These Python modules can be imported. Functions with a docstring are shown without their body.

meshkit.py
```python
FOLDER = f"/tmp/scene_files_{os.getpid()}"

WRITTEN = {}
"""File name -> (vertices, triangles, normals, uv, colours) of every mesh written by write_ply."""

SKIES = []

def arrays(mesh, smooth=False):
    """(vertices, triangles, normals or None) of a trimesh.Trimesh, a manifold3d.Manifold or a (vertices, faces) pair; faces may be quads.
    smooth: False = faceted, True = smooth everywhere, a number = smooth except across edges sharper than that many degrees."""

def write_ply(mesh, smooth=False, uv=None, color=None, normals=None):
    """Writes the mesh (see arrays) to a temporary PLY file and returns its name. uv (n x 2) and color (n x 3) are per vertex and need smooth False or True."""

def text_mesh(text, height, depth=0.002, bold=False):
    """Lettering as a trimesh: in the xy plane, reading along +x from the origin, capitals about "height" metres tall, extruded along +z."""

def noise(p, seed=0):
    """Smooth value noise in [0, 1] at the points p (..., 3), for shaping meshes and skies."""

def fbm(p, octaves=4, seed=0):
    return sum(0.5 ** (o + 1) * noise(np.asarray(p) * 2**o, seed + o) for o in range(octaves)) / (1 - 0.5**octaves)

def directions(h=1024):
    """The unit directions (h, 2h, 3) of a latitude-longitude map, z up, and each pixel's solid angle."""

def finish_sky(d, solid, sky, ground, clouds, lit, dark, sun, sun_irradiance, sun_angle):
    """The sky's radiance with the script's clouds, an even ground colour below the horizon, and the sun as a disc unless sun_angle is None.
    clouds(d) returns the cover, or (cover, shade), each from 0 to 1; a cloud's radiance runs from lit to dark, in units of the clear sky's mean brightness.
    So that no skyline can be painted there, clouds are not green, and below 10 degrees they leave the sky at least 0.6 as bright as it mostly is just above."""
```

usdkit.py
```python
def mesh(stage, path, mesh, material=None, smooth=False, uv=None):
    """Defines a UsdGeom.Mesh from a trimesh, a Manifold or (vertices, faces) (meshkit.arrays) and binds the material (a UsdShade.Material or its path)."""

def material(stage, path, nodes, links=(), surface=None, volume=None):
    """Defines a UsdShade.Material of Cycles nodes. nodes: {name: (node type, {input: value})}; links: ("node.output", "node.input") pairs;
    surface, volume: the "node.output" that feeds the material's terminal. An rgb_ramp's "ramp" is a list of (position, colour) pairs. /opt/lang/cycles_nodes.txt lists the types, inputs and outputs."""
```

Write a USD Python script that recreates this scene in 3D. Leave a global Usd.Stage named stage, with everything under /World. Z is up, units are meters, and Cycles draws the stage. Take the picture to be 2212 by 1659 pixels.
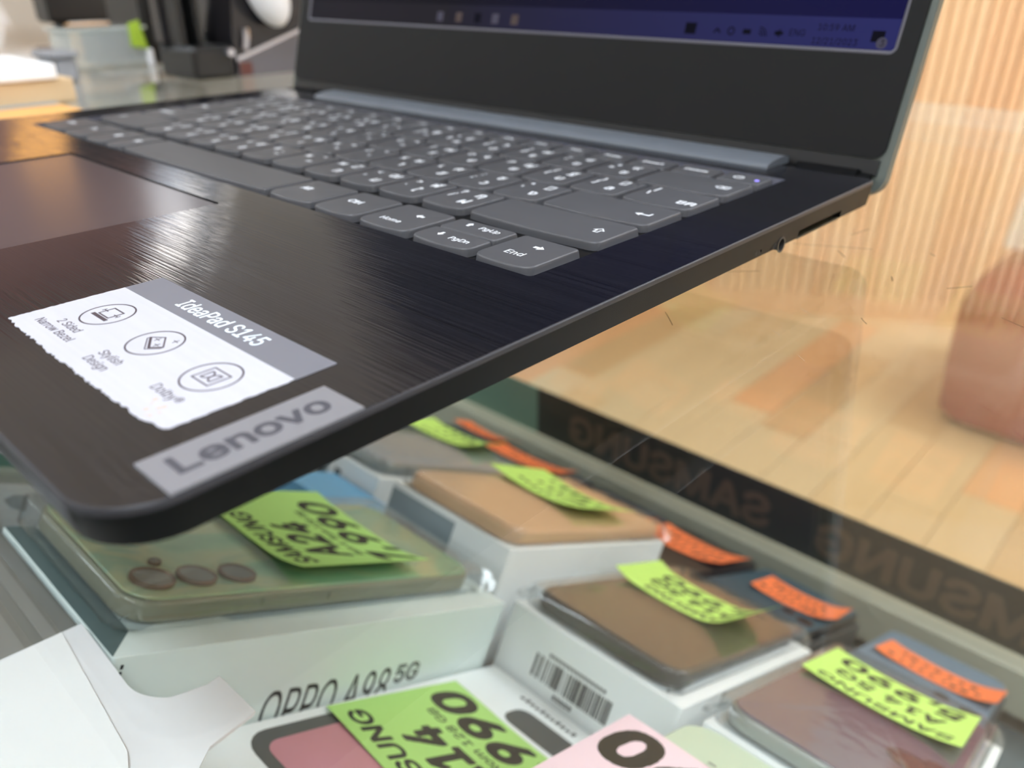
import math, random, glob
import numpy as np, trimesh, shapely
import manifold3d as m3
from shapely import affinity
from shapely.geometry import Polygon, box as sbox, Point, LineString
from shapely.ops import unary_union
import usdkit, meshkit
from pxr import Usd, UsdGeom, UsdLux, Gf, Sdf, UsdShade

stage = Usd.Stage.CreateInMemory()
UsdGeom.SetStageUpAxis(stage, "Z")
UsdGeom.SetStageMetersPerUnit(stage, 1.0)
UsdGeom.Xform.Define(stage, "/World")
rng = random.Random(7)
nrng = np.random.default_rng(7)
DZ = 0.97          # everything below is laid out in metres about the keyboard's top plane; the floor lies at -DZ

# ------------------------------------------------------------------ camera
CAM = np.array([0.09930, -0.14542, 0.05597])
RIGHT = np.array([0.73375497, 0.67940617, -0.00330084])
DOWN = np.array([0.31047413, -0.33962387, -0.88784089])
FWD = np.array([-0.60432562, 0.65043284, -0.46013875])
cam = UsdGeom.Camera.Define(stage, "/World/camera")
M = np.eye(4)
M[0, :3], M[1, :3], M[2, :3], M[3, :3] = RIGHT, -DOWN, -FWD, CAM + [0, 0, DZ]
cam.AddTransformOp().Set(Gf.Matrix4d(*M.ravel().tolist()))
APER = 5.472
cam.CreateHorizontalApertureAttr(APER)
cam.CreateVerticalApertureAttr(APER * 1659 / 2212)
cam.CreateFocalLengthAttr(APER * 1718.0 / 2212.0)
cam.CreateFStopAttr(2.0)
cam.CreateFocusDistanceAttr(0.166)
cam.CreateClippingRangeAttr(Gf.Vec2f(0.01, 100.0))
cam.CreateExposureAttr(0.0)
KEY = 19.5         # radiance of the ceiling lights
FILL = 0.35        # added ambient dome fill; no opening in the closed room admits it
dome = UsdLux.DomeLight.Define(stage, "/World/ambient_dome")
dome.CreateIntensityAttr(FILL)
dome.CreateColorAttr(Gf.Vec3f(0.92, 0.97, 1.0))

# ------------------------------------------------------------------ materials
def lin(c):
    c = np.asarray(c, float) / 255.0
    return tuple(np.where(c <= 0.04045, c / 12.92, ((c + 0.055) / 1.055) ** 2.4).tolist())

MATS = {}
def mat(name, col=(128, 128, 128), rough=0.5, metal=0.0, spec=0.5, coat=0.0, bump=None, emit=None, noise=None, aniso=0.0, trans=0.0, srgb=True, ior=1.5, alpha=1.0):
    """bump: (scale xyz, strength, distance); noise: (scale xyz, second colour, sharpness)"""
    base = lin(col) if srgb else col
    n = {"p": ("principled_bsdf", {"base_color": base, "roughness": rough, "metallic": metal, "specular_ior_level": spec, "coat_weight": coat,
                                   "anisotropic": aniso, "transmission_weight": trans, "ior": ior, "alpha": alpha})}
    l = []
    if emit is not None:
        n["p"][1]["emission_color"] = emit[0]
        n["p"][1]["emission_strength"] = emit[1]
    if bump or noise:
        n["tc"] = ("texture_coordinate", {})
    if bump:
        n["m1"] = ("mapping", {"scale": bump[0]})
        n["n1"] = ("noise_texture", {"scale": 1.0, "detail": 3.0, "roughness": 0.6})
        n["b1"] = ("bump", {"strength": bump[1], "distance": bump[2]})
        l += [("tc.object", "m1.vector"), ("m1.vector", "n1.vector"), ("n1.fac", "b1.height"), ("b1.normal", "p.normal")]
    if noise:
        n["m2"] = ("mapping", {"scale": noise[0]})
        n["n2"] = ("noise_texture", {"scale": 1.0, "detail": 3.0, "roughness": 0.55})
        s = noise[2]
        n["r2"] = ("rgb_ramp", {"ramp": [(0.5 - s, base), (0.5 + s, lin(noise[1]))]})
        l += [("tc.object", "m2.vector"), ("m2.vector", "n2.vector"), ("n2.fac", "r2.fac"), ("r2.color", "p.base_color")]
    MATS[name] = usdkit.material(stage, f"/World/Looks/{name}", n, l, surface="p.BSDF")
    return MATS[name]

def clear_mat(name, tint=(0.95, 0.98, 0.96), f0=0.04, rough=0.0, haze=0.0, hazecol=(0.8, 0.8, 0.8), bump=None, gain=0.96, thru=0.3):
    """a clear sheet: light passes straight through, and Schlick's share of it is mirrored"""
    n = {"lw": ("layer_weight", {"blend": 0.5}), "pw": ("math", {"math_type": "power", "value2": 5.0}),
         "ma": ("math", {"math_type": "multiply_add", "value2": gain, "value3": f0, "use_clamp": True}),
         "t": ("transparent_bsdf", {"color": tint}), "g": ("glossy_bsdf", {"color": (1, 1, 1), "roughness": rough}), "mx": ("mix_closure", {})}
    l = [("lw.facing", "pw.value1"), ("pw.value", "ma.value1"), ("ma.value", "mx.fac"), ("g.BSDF", "mx.closure2")]
    if haze > 0:
        n["d0"] = ("diffuse_bsdf", {"color": hazecol}); n["d1"] = ("translucent_bsdf", {"color": hazecol}); n["d"] = ("mix_closure", {"fac": thru}); l += [("d0.BSDF", "d.closure1"), ("d1.BSDF", "d.closure2")]; n["hz"] = ("mix_closure", {"fac": haze})
        l += [("t.BSDF", "hz.closure1"), ("d.closure", "hz.closure2"), ("hz.closure", "mx.closure1")]
    else:
        l += [("t.BSDF", "mx.closure1")]
    if bump:
        n["tc"] = ("texture_coordinate", {}); n["nz"] = ("noise_texture", {"scale": bump[0], "detail": 2.0}); n["bp"] = ("bump", {"strength": bump[1], "distance": bump[2]})
        l += [("tc.object", "nz.vector"), ("nz.fac", "bp.height"), ("bp.normal", "g.normal")]
    MATS[name] = usdkit.material(stage, f"/World/Looks/{name}", n, l, surface="mx.closure")
    return MATS[name]

mat("deck_metal", (15, 15, 19), 0.07, 0.0, 1.0, bump=((10, 1700, 10), 0.12, 0.0005), noise=((12, 1900, 12), (34, 34, 40), 0.25))
mat("deck_edge", (48, 48, 52), 0.4, 0.1, 0.35)
mat("base_plastic", (17, 17, 16), 0.42, 0.0, 0.12, bump=((4000, 4000, 4000), 0.12, 0.0002))
mat("under_plastic", (40, 40, 40), 0.55)
mat("key_plastic", (82, 82, 85), 0.42, 0.0, 0.5, bump=((5000, 5000, 5000), 0.05, 0.0002))
mat("tray_plastic", (66, 68, 80), 0.3, 0.0, 0.6)
mat("legend_white", (235, 238, 242), 0.5)
mat("tray_floor", (16, 16, 18), 0.6, spec=0.2)
mat("touchpad_satin", (72, 64, 68), 0.2, 0.0, 1.0)
mat("dark_gap", (6, 6, 7), 0.8, spec=0.15)
mat("hinge_satin", (122, 128, 136), 0.36, 0.3)
mat("bezel_black", (15, 15, 15), 0.6, 0.0, 0.25, bump=((2600, 2600, 2600), 0.25, 0.0002))
mat("bezel_seam", (14, 14, 14), 0.5)
mat("screen_rim", (92, 90, 98), 0.4, 0.1)
mat("lid_grey", (92, 98, 92), 0.45, 0.3)
mat("rubber", (22, 22, 22), 0.8)
mat("led_violet", (150, 140, 255), 0.3, emit=((0.33, 0.26, 1.0), 1.2))
mat("sticker_white", (200, 200, 208), 0.45, bump=((20, 1500, 20), 0.08, 0.0002), noise=((15, 700, 15), (194, 194, 204), 0.3))
mat("sticker_grey", (118, 118, 126), 0.4)
mat("print_dark", (72, 60, 66), 0.6)
mat("print_pale", (228, 238, 246), 0.5)
mat("wear_brown", (205, 190, 175), 0.7)
mat("badge_metal", (150, 150, 155), 0.38, 0.35, bump=((100, 2500, 100), 0.1, 0.0002))
mat("badge_letter", (84, 84, 92), 0.4, 0.2)
mat("port_metal", (64, 62, 60), 0.4, 0.3)
mat("slot_inside", (40, 36, 18), 0.5)
def screen_mat(name, c0, c1, strength):
    n = {"g": ("texture_coordinate", {}), "sx": ("separate_xyz", {}), "mr": ("map_range", {"from_min": -0.16, "from_max": 0.16, "clamp": True}),
         "r": ("rgb_ramp", {"ramp": [(0.0, lin(c0)), (0.35, lin(c0)), (1.0, lin(c1))]}),  # viewing-angle fade towards the left is put into the emission colours
         "p": ("principled_bsdf", {"base_color": (0.004, 0.004, 0.006), "roughness": 0.4, "specular_ior_level": 0.04, "emission_strength": strength})}
    MATS[name] = usdkit.material(stage, f"/World/Looks/{name}", n, [("g.object", "sx.vector"), ("sx.x", "mr.value"), ("mr.result", "r.fac"), ("r.color", "p.emission_color")], surface="p.BSDF")
screen_mat("screen_blue", (10, 5, 14), (8, 4, 72), 0.7)
screen_mat("taskbar_blue", (30, 26, 32), (40, 42, 104), 0.8)
mat("icon_dark", (8, 8, 14), 0.5, spec=0.03, emit=(lin((12, 10, 30)), 0.3))
mat("icon_warm", (20, 10, 8), 0.5, emit=(lin((80, 48, 38)), 0.35))
mat("icon_light", (14, 12, 20), 0.5, emit=(lin((56, 50, 86)), 0.45))

clear_mat("counter_glass", (0.975, 0.985, 0.975), 0.035, 0.0)
clear_mat("pane_glass", (0.95, 0.97, 0.955), 0.04, 0.0)
clear_mat("glass_edge", (0.9, 0.95, 0.9), 0.05, 0.15, haze=0.62, hazecol=lin((255, 255, 250)), thru=0.6)
clear_mat("clear_film", (0.975, 0.985, 0.98), 0.05, 0.08, haze=0.06, hazecol=lin((235, 240, 238)), bump=(45.0, 0.12, 0.004))
clear_mat("acrylic", (0.92, 0.95, 0.94), 0.05, 0.05, haze=0.5, hazecol=lin((240, 244, 240)))
mat("scratch", (70, 50, 30), 0.8)
mat("scratch_pale", (180, 170, 148), 0.8)
mat("shelf_grey", (104, 112, 114), 0.5)
mat("frame_alu", (196, 194, 172), 0.5)
mat("band_dark", (52, 54, 46), 0.55)
mat("band_letter", (98, 84, 68), 0.6)
mat("band_green", (112, 140, 122), 0.5)
mat("cabinet_white", (190, 186, 176), 0.6)
mat("wood_slat", (255, 219, 174), 0.5, noise=((20, 20, 3), (250, 208, 158), 0.35))
mat("wood_slat_b", (250, 208, 162), 0.5, noise=((20, 20, 3), (246, 198, 148), 0.35))
mat("wood_back", (255, 224, 180), 0.7)
for k, (c, d) in enumerate([((226, 192, 146), (216, 182, 134)), ((220, 190, 146), (228, 198, 154)), ((234, 180, 130), (226, 172, 122)), ((228, 200, 158), (218, 192, 150)), ((218, 180, 132), (208, 170, 122))]):
    mat(f"plank_{'abcde'[k]}", c, 0.38, noise=((14, 2.2, 8), d, 0.3))
mat("floor_joint", (150, 112, 72), 0.8)
mat("wall_cream", (242, 238, 230), 0.8)
mat("wall_white", (224, 222, 218), 0.8)
mat("ceiling_white", (232, 240, 252), 0.9)
mat("panel_light", (255, 255, 255), 0.5, emit=((0.885, 0.985, 1.11), KEY))
mat("window_light", (220, 230, 245), 0.5, emit=((0.74, 0.84, 1.0), 1.5))
mat("emitter_orange", (255, 190, 90), 0.5, emit=((1.0, 0.50, 0.14), 3.4))  # glow of the added emitter that the palm rest mirrors
mat("window_bright", (240, 244, 250), 0.5, emit=((1.0, 0.96, 0.92), 7.0))
mat("panel_frame", (190, 190, 190), 0.5)
mat("maroon", (146, 30, 20), 0.6, noise=((8, 8, 8), (132, 26, 22), 0.3))
mat("white_plastic", (244, 244, 246), 0.4)
mat("paper_white", (254, 255, 255), 0.6)
mat("card_white", (250, 252, 251), 0.55)
mat("card_grey", (118, 118, 113), 0.5)
mat("card_green_white", (226, 236, 231), 0.5)
mat("card_blue_grey", (150, 162, 168), 0.5)
mat("shade_teal_grey", (88, 106, 106), 0.5)  # tone of the shade painted on the carton lid
mat("pale_card", (138, 138, 134), 0.5)
mat("card_dark", (70, 72, 72), 0.5)
mat("teal", (26, 92, 80), 0.5)
mat("sky_blue", (110, 170, 210), 0.45)
mat("print_black", (34, 34, 34), 0.6)
mat("print_grey", (96, 98, 96), 0.6)
mat("tag_green", (184, 230, 128), 0.7)
mat("tag_lime", (206, 246, 122), 0.7)
mat("tag_orange", (255, 130, 72), 0.7)
mat("tag_pink", (252, 222, 230), 0.7)
mat("ink", (40, 38, 30), 0.7)
mat("tan_phone", (238, 192, 150), 0.3, noise=((14, 14, 14), (228, 180, 138), 0.3))
mat("brown_phone", (84, 64, 48), 0.25, noise=((10, 10, 10), (72, 54, 40), 0.3))
mat("black_side", (46, 42, 40), 0.35)
mat("lilac_phone", (108, 90, 112), 0.25, noise=((10, 10, 10), (122, 102, 114), 0.3))
mat("silver_side", (170, 172, 168), 0.35, 0.5)
mat("olive_side", (140, 140, 118), 0.35, 0.3)
mat("grey_lilac_phone", (158, 162, 172), 0.3)
mat("blue_phone", (116, 136, 154), 0.3)
mat("teal_phone", (70, 92, 104), 0.3)
mat("dark_phone", (64, 56, 50), 0.3)
mat("navy_phone", (60, 64, 74), 0.3)
mat("mint_phone", (206, 222, 196), 0.35)
mat("lens_dark", (34, 32, 32), 0.12, coat=1.0)
mat("lens_bronze", (120, 92, 74), 0.2, 0.5)
mat("lens_red", (92, 46, 40), 0.3)
mat("picture_grey", (86, 88, 86), 0.5)
mat("picture_pink", (206, 136, 142), 0.5, noise=((30, 30, 30), (214, 148, 164), 0.3))
mat("picture_coral", (224, 112, 84), 0.5)
mat("picture_brown", (122, 98, 78), 0.5)
n = {"tc": ("texture_coordinate", {}), "m": ("mapping", {"scale": (26, 15, 26)}), "n": ("noise_texture", {"scale": 1.0, "detail": 2.0, "distortion": 1.2}),
     "r": ("rgb_ramp", {"ramp": [(0.25, lin((104, 158, 132))), (0.42, lin((138, 186, 146))), (0.53, lin((186, 194, 146))), (0.63, lin((134, 180, 150))), (0.8, lin((210, 180, 140)))]}),
     "p": ("principled_bsdf", {"roughness": 0.22, "coat_weight": 0.4})}
MATS["marble_green"] = usdkit.material(stage, "/World/Looks/marble_green", n, [("tc.object", "m.vector"), ("m.vector", "n.vector"), ("n.fac", "r.fac"), ("r.color", "p.base_color")], surface="p.BSDF")
mat("violet_gloss", (214, 170, 236), 0.15, 0.2)
mat("black_plastic", (22, 22, 22), 0.4)
mat("black_ribbed", (44, 44, 38), 0.5)
mat("dark_gloss", (40, 38, 40), 0.18)
mat("grey_gloss", (96, 92, 96), 0.3)
mat("chrome", (200, 200, 208), 0.2, 0.9)
mat("grey_box", (150, 152, 156), 0.5)
mat("pale_grey", (222, 218, 218), 0.5)
mat("lime_note", (172, 204, 60), 0.6)
mat("cardboard", (214, 186, 146), 0.7)
mat("orange_board", (244, 184, 110), 0.6)
mat("wood_cabinet", (222, 186, 186), 0.55, noise=((6, 6, 1.5), (208, 168, 166), 0.3))

# ------------------------------------------------------------------ scene helpers
USED, INV = {}, {}
def path_for(name, parent):
    base = f"{parent}/{name}"
    k = USED.get(base, -1) + 1
    USED[base] = k
    return base if k == 0 else f"{base}_{k:03d}"

def tagp(prim, label=None, cat=None, group=None, kind=None):
    for k, v in (("label", label), ("category", cat), ("group", group), ("kind", kind)):
        if v: prim.SetCustomDataByKey(k, v)

def thing(name, label, cat, loc=(0, 0, 0), axes=None, group=None, kind=None):
    """an Xform at the thing's base; children are authored in world metres and stored in its own frame"""
    p = path_for(name, "/World")
    x = UsdGeom.Xform.Define(stage, p)
    m = np.eye(4)
    if axes is not None: m[:3, :3] = np.asarray(axes)
    m[3, :3] = np.asarray(loc, float) + [0, 0, DZ]
    x.AddTransformOp().Set(Gf.Matrix4d(*m.ravel().tolist()))
    tagp(x.GetPrim(), label, cat, group, kind)
    INV[p] = np.linalg.inv(m)
    return p

def VF(mesh):
    if hasattr(mesh, "to_mesh"):
        mm = mesh.to_mesh(); return np.asarray(mm.vert_properties[:, :3], float), np.asarray(mm.tri_verts)
    if isinstance(mesh, tuple): return np.asarray(mesh[0], float), np.asarray(mesh[1], int)
    return np.asarray(mesh.vertices, float), np.asarray(mesh.faces)

def obj(name, mesh, m, parent=None, label=None, cat=None, group=None, kind=None, smooth=False):
    par = parent or "/World"
    p = path_for(name, par)
    v, f = VF(mesh)
    v = v + [0, 0, DZ]
    if parent:
        root = "/".join(parent.split("/")[:3])
        if root in INV: v = v @ INV[root][:3, :3] + INV[root][3, :3]
    pr = usdkit.mesh(stage, p, (v, f), MATS[m], smooth=smooth)
    tagp(pr.GetPrim(), label, cat, group, kind)
    return p

# ------------------------------------------------------------------ shape helpers
def cat_(ms):
    vs, fs, n = [], [], 0
    for a in ms:
        v, f = VF(a); vs.append(v); fs.append(f + n); n += len(v)
    return np.vstack(vs), np.vstack(fs)

def bx(x0, x1, y0, y1, z0, z1, ch=0.0):
    """box, edges chamfered by ch"""
    if ch <= 0:
        m = trimesh.creation.box([x1 - x0, y1 - y0, z1 - z0]); m.apply_translation([(x0 + x1) / 2, (y0 + y1) / 2, (z0 + z1) / 2]); return VF(m)
    pts = []
    for sx, ax in ((x0, 1), (x1, -1)):
        for sy, ay in ((y0, 1), (y1, -1)):
            for sz, az in ((z0, 1), (z1, -1)):
                pts += [(sx + ax * ch, sy + ay * ch, sz), (sx + ax * ch, sy, sz + az * ch), (sx, sy + ay * ch, sz + az * ch)]
    return VF(m3.Manifold.hull_points(np.array(pts)))

def rrect(x0, x1, y0, y1, r, n=6):
    """rounded rectangle ring, counter-clockwise; r one radius or (x0y0, x1y0, x1y1, x0y1)"""
    rr = (r,) * 4 if np.ndim(r) == 0 else r
    out = []
    for (cx, cy, a0), q in zip(((x0, y0, 180), (x1, y0, 270), (x1, y1, 0), (x0, y1, 90)), rr):
        ox, oy = (cx + q if cx == x0 else cx - q), (cy + q if cy == y0 else cy - q)
        for k in range(n + 1):
            a = math.radians(a0 + 90 * k / n); out.append((ox + q * math.cos(a), oy + q * math.sin(a)))
    return np.array(out)

def loft(rings, cap0=True, cap1=True):
    """rings: list of (n,3) arrays of equal length, counter-clockwise seen from the last one"""
    n = len(rings[0]); v = np.vstack(rings); f = []
    for k in range(len(rings) - 1):
        for i in range(n):
            j = (i + 1) % n; a, b = k * n, (k + 1) * n
            f += [(a + i, a + j, b + j), (a + i, b + j, b + i)]
    def cap(ring, off, flip):
        p = Polygon(ring[:, :2]) if abs(Polygon(ring[:, :2]).area) > 1e-12 else None
        c = len(v_list); v_list.append(ring.mean(0))
        for i in range(n):
            j = (i + 1) % n
            f.append((off + j, off + i, c) if flip else (off + i, off + j, c))
    v_list = list(v)
    if cap0: cap(rings[0], 0, True)
    if cap1: cap(rings[-1], (len(rings) - 1) * n, False)
    return np.array(v_list), np.array(f)

def ring3(r2, z): return np.column_stack([r2, np.full(len(r2), z)])

def extr(poly, z0, z1):
    ms = []
    for g in getattr(poly, "geoms", [poly]):
        if g.area < 1e-12: continue
        m = trimesh.creation.extrude_polygon(g, z1 - z0, engine="earcut"); m.apply_translation([0, 0, z0]); ms.append(VF(m))
    return cat_(ms)

def place(mesh, O, X, Y, N):
    """local xyz to O + x X + y Y + z N"""
    v, f = VF(mesh)
    return v[:, :1] * np.asarray(X) + v[:, 1:2] * np.asarray(Y) + v[:, 2:3] * np.asarray(N) + np.asarray(O), f

def cyl(r, h, n=24, r2=None):
    a = np.arange(n) * 2 * np.pi / n; c = np.column_stack([np.cos(a), np.sin(a)])
    return loft([ring3(c * r, 0), ring3(c * (r if r2 is None else r2), h)])

FONTS = {}
FDIR = glob.glob("/opt/blender-*/*/datafiles/fonts/")[0]
def glyphs(text, h, font="Inter.woff2", bold=0, italic=0.0, px=96, tidy=0.6):
    """lettering as a shapely shape: capitals h tall, baseline at y = 0, starting at x = 0"""
    from PIL import Image, ImageDraw, ImageFont
    key = (font, px)
    if key not in FONTS: FONTS[key] = ImageFont.truetype(FDIR + font, px)
    ft = FONTS[key]
    x0, y0, x1, y1 = ft.getbbox(text, anchor="ls", stroke_width=bold)
    im = Image.new("L", (int(x1 - x0 + 8), int(y1 - y0 + 8)))
    ImageDraw.Draw(im).text((4 - x0, 4 - y0), text, 255, ft, anchor="ls", stroke_width=bold)
    on = np.pad(np.asarray(im) > 127, ((0, 0), (1, 1))).astype(np.int8)
    rows, st = np.nonzero(np.diff(on, axis=1) == 1); en = np.nonzero(np.diff(on, axis=1) == -1)[1]
    s = shapely.union_all(shapely.box(st, -rows - 1, en, -rows)).buffer(tidy).buffer(-tidy).simplify(0.7 * px / 96 + 0.1)
    k = h / (70.0 * px / 96)
    return affinity.affine_transform(s, [k, italic * k, 0, k, -4 * k - italic * k * 0, (4 - y0) * k])

def wid(s): return s.bounds[2] - s.bounds[0]
def at_(s, x, y): return affinity.translate(s, x, y)
def centred(s, x, y):
    b = s.bounds; return affinity.translate(s, x - (b[0] + b[2]) / 2, y)

# ================================================================== THE ROOM
WA = np.array([-0.69, 2.47]); WD = np.array([0.857, 0.515]); WD = WD / np.linalg.norm(WD); WN = np.array([WD[1], -WD[0]])   # slatted wall's foot line; WN points into the room
FZ = -DZ
ROOM_X0, ROOM_X1, ROOM_Y0, CEIL = -5.2, 3.2, -3.2, 1.70
def wall_pt(s, o=0.0): return WA + WD * s + WN * o
s_at = lambda x: (x - WA[0]) / WD[0]
COR_X, BACK_Y = -1.55, 4.7                                          # the slatted wall ends at a corner; the shop goes on behind the laptop's lid
w_end, w_cor = tuple(wall_pt(s_at(ROOM_X1))), tuple(wall_pt(s_at(COR_X)))
floor_pts = [(ROOM_X0, ROOM_Y0), (ROOM_X1, ROOM_Y0), w_end, w_cor, (COR_X, BACK_Y), (ROOM_X0, BACK_Y)]
floor = obj("floor", extr(Polygon(floor_pts), FZ - 0.05, FZ - 0.004), "floor_joint", kind="structure")
obj("ceiling", extr(Polygon(floor_pts).buffer(0.09, join_style=2), CEIL, CEIL + 0.05), "ceiling_white", kind="structure")
def wall(name, p, q, m, z0=FZ - 0.05, z1=CEIL, t=0.06):
    """a wall from p to q, its thickness on the right-hand side of that direction"""
    p, q = np.array(p), np.array(q); d = (q - p) / np.linalg.norm(q - p); nn = np.array([d[1], -d[0]])
    return obj(name, extr(Polygon([p, q, q + nn * t, p + nn * t]), z0, z1), m, kind="structure")
wall("wall_left", (ROOM_X0, ROOM_Y0), (ROOM_X0, BACK_Y), "wall_cream", t=-0.06)
wall("wall_front", (ROOM_X0, ROOM_Y0), (ROOM_X1, ROOM_Y0), "wall_white")
wall("wall_right", (ROOM_X1, ROOM_Y0), w_end, "wall_white")
wall("wall_far", (ROOM_X0, BACK_Y), (COR_X, BACK_Y), "wall_white", t=-0.06)
wall("wall_side", (COR_X + 0.0005, w_cor[1] + 0.045), (COR_X + 0.0005, BACK_Y), "wall_white", t=0.06)
wb = wall("wall_back", tuple(wall_pt(s_at(COR_X) - 0.035, -0.006)), tuple(wall_pt(s_at(ROOM_X1) + 0.1, -0.006)), "wood_back", t=-0.06)
# wood slats, one by one, on the part of the wall in view or mirrored in the glass
PITCH, SW, STOP = 0.034, 0.030, 0.905
S0, S1 = s_at(COR_X) + 0.01, 2.3
k = 0
s = S0
while s < S1:
    w_ = SW + rng.uniform(-0.0015, 0.0015)
    a, b = wall_pt(s, 0.0), wall_pt(s + w_, 0.0)
    c, d = wall_pt(s + w_ - 0.005, 0.006), wall_pt(s + 0.005, 0.006)
    obj("slat", extr(Polygon([a, b, c, d]), FZ + 0.07, STOP), "wood_slat" if rng.random() < 0.6 else "wood_slat_b", wb)
    s += PITCH; k += 1
p0, p1 = wall_pt(S0, 0.0), wall_pt(S1, 0.0)
def strip_on_wall(name, s0, s1, z0, z1, o, m, parent=None, **kw):
    a, b = wall_pt(s0, 0.0), wall_pt(s1, 0.0); c, d = wall_pt(s1, o), wall_pt(s0, o)
    return obj(name, extr(Polygon([a, b, c, d]), z0, z1), m, parent, **kw)
strip_on_wall("baseboard_back", S0, S1 + 0.5, FZ, FZ + 0.069, 0.012, "wood_slat_b", kind="structure")
strip_on_wall("trim_1", S0, S1, STOP, STOP + 0.05, 0.02, "wood_slat_b", kind="structure")
# laminate planks running towards the counter, built where the glass lets one see the floor
PW = 0.118
row = 0
x = -2.05
Pfl = Polygon(floor_pts)
while x < 0.75:
    y = 0.30 - rng.uniform(0, 0.7)
    while y < 3.2:
        L = rng.choice([0.45, 0.6, 0.75, 0.9])
        c = Polygon([(x + 0.001, y + 0.001), (x + PW - 0.001, y + 0.001), (x + PW - 0.001, y + L - 0.001), (x + 0.001, y + L - 0.001)]).intersection(Pfl)
        if y + L > 0.36 and c.area > 1e-4 and c.geom_type == "Polygon":
            obj("plank", extr(c, FZ - 0.004, FZ), "plank_" + rng.choices("abcde", (4, 3, 2, 3, 3))[0], floor)
        y += L
    x += PW
rest = Pfl.difference(sbox(-2.05, 0.0, 0.73, 3.4).intersection(Pfl)).buffer(-0.0005)
obj("plank_field", extr(rest, FZ - 0.004, FZ - 0.0005), "plank_a", floor, kind="stuff")

# ceiling lights, none of them in the photo
def ceiling_light(x, y, lx, ly, label):
    t = thing("ceiling_light", label, "ceiling light", (x, y, CEIL - 0.03), group="white panel lights on the ceiling")
    obj("frame", extr(sbox(x - lx / 2 - 0.03, y - ly / 2 - 0.03, x + lx / 2 + 0.03, y + ly / 2 + 0.03).difference(sbox(x - lx / 2, y - ly / 2, x + lx / 2, y + ly / 2)), CEIL - 0.03, CEIL), "panel_frame", t)
    obj("diffuser", bx(x - lx / 2, x + lx / 2, y - ly / 2, y + ly / 2, CEIL - 0.022, CEIL - 0.012), "panel_light", t)
for x, y, lx, ly, lb in [(0.88, 2.00, 0.5, 1.4, "panel light on the ceiling in front of the slatted wall"), (0.25, -0.62, 1.3, 0.4, "panel light on the ceiling over the near side of the counter"), (-4.2, -1.9, 0.3, 1.2, "panel light on the ceiling by the left wall"), (-3.5, 3.7, 1.2, 0.3, "panel light on the ceiling in the far left corner"), (2.1, 2.6, 0.6, 1.2, "panel light on the ceiling at the right end of the slatted wall"), (1.7, -0.7, 0.3, 1.2, "panel light on the ceiling by the right-hand wall"),
                         (-2.7, -0.8, 0.3, 1.2, "panel light on the ceiling left of the counter's end"), (-1.4, -2.3, 1.2, 0.3, "panel light on the ceiling near the shop's front wall")]:
    ceiling_light(x, y, lx, ly, lb)
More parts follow.
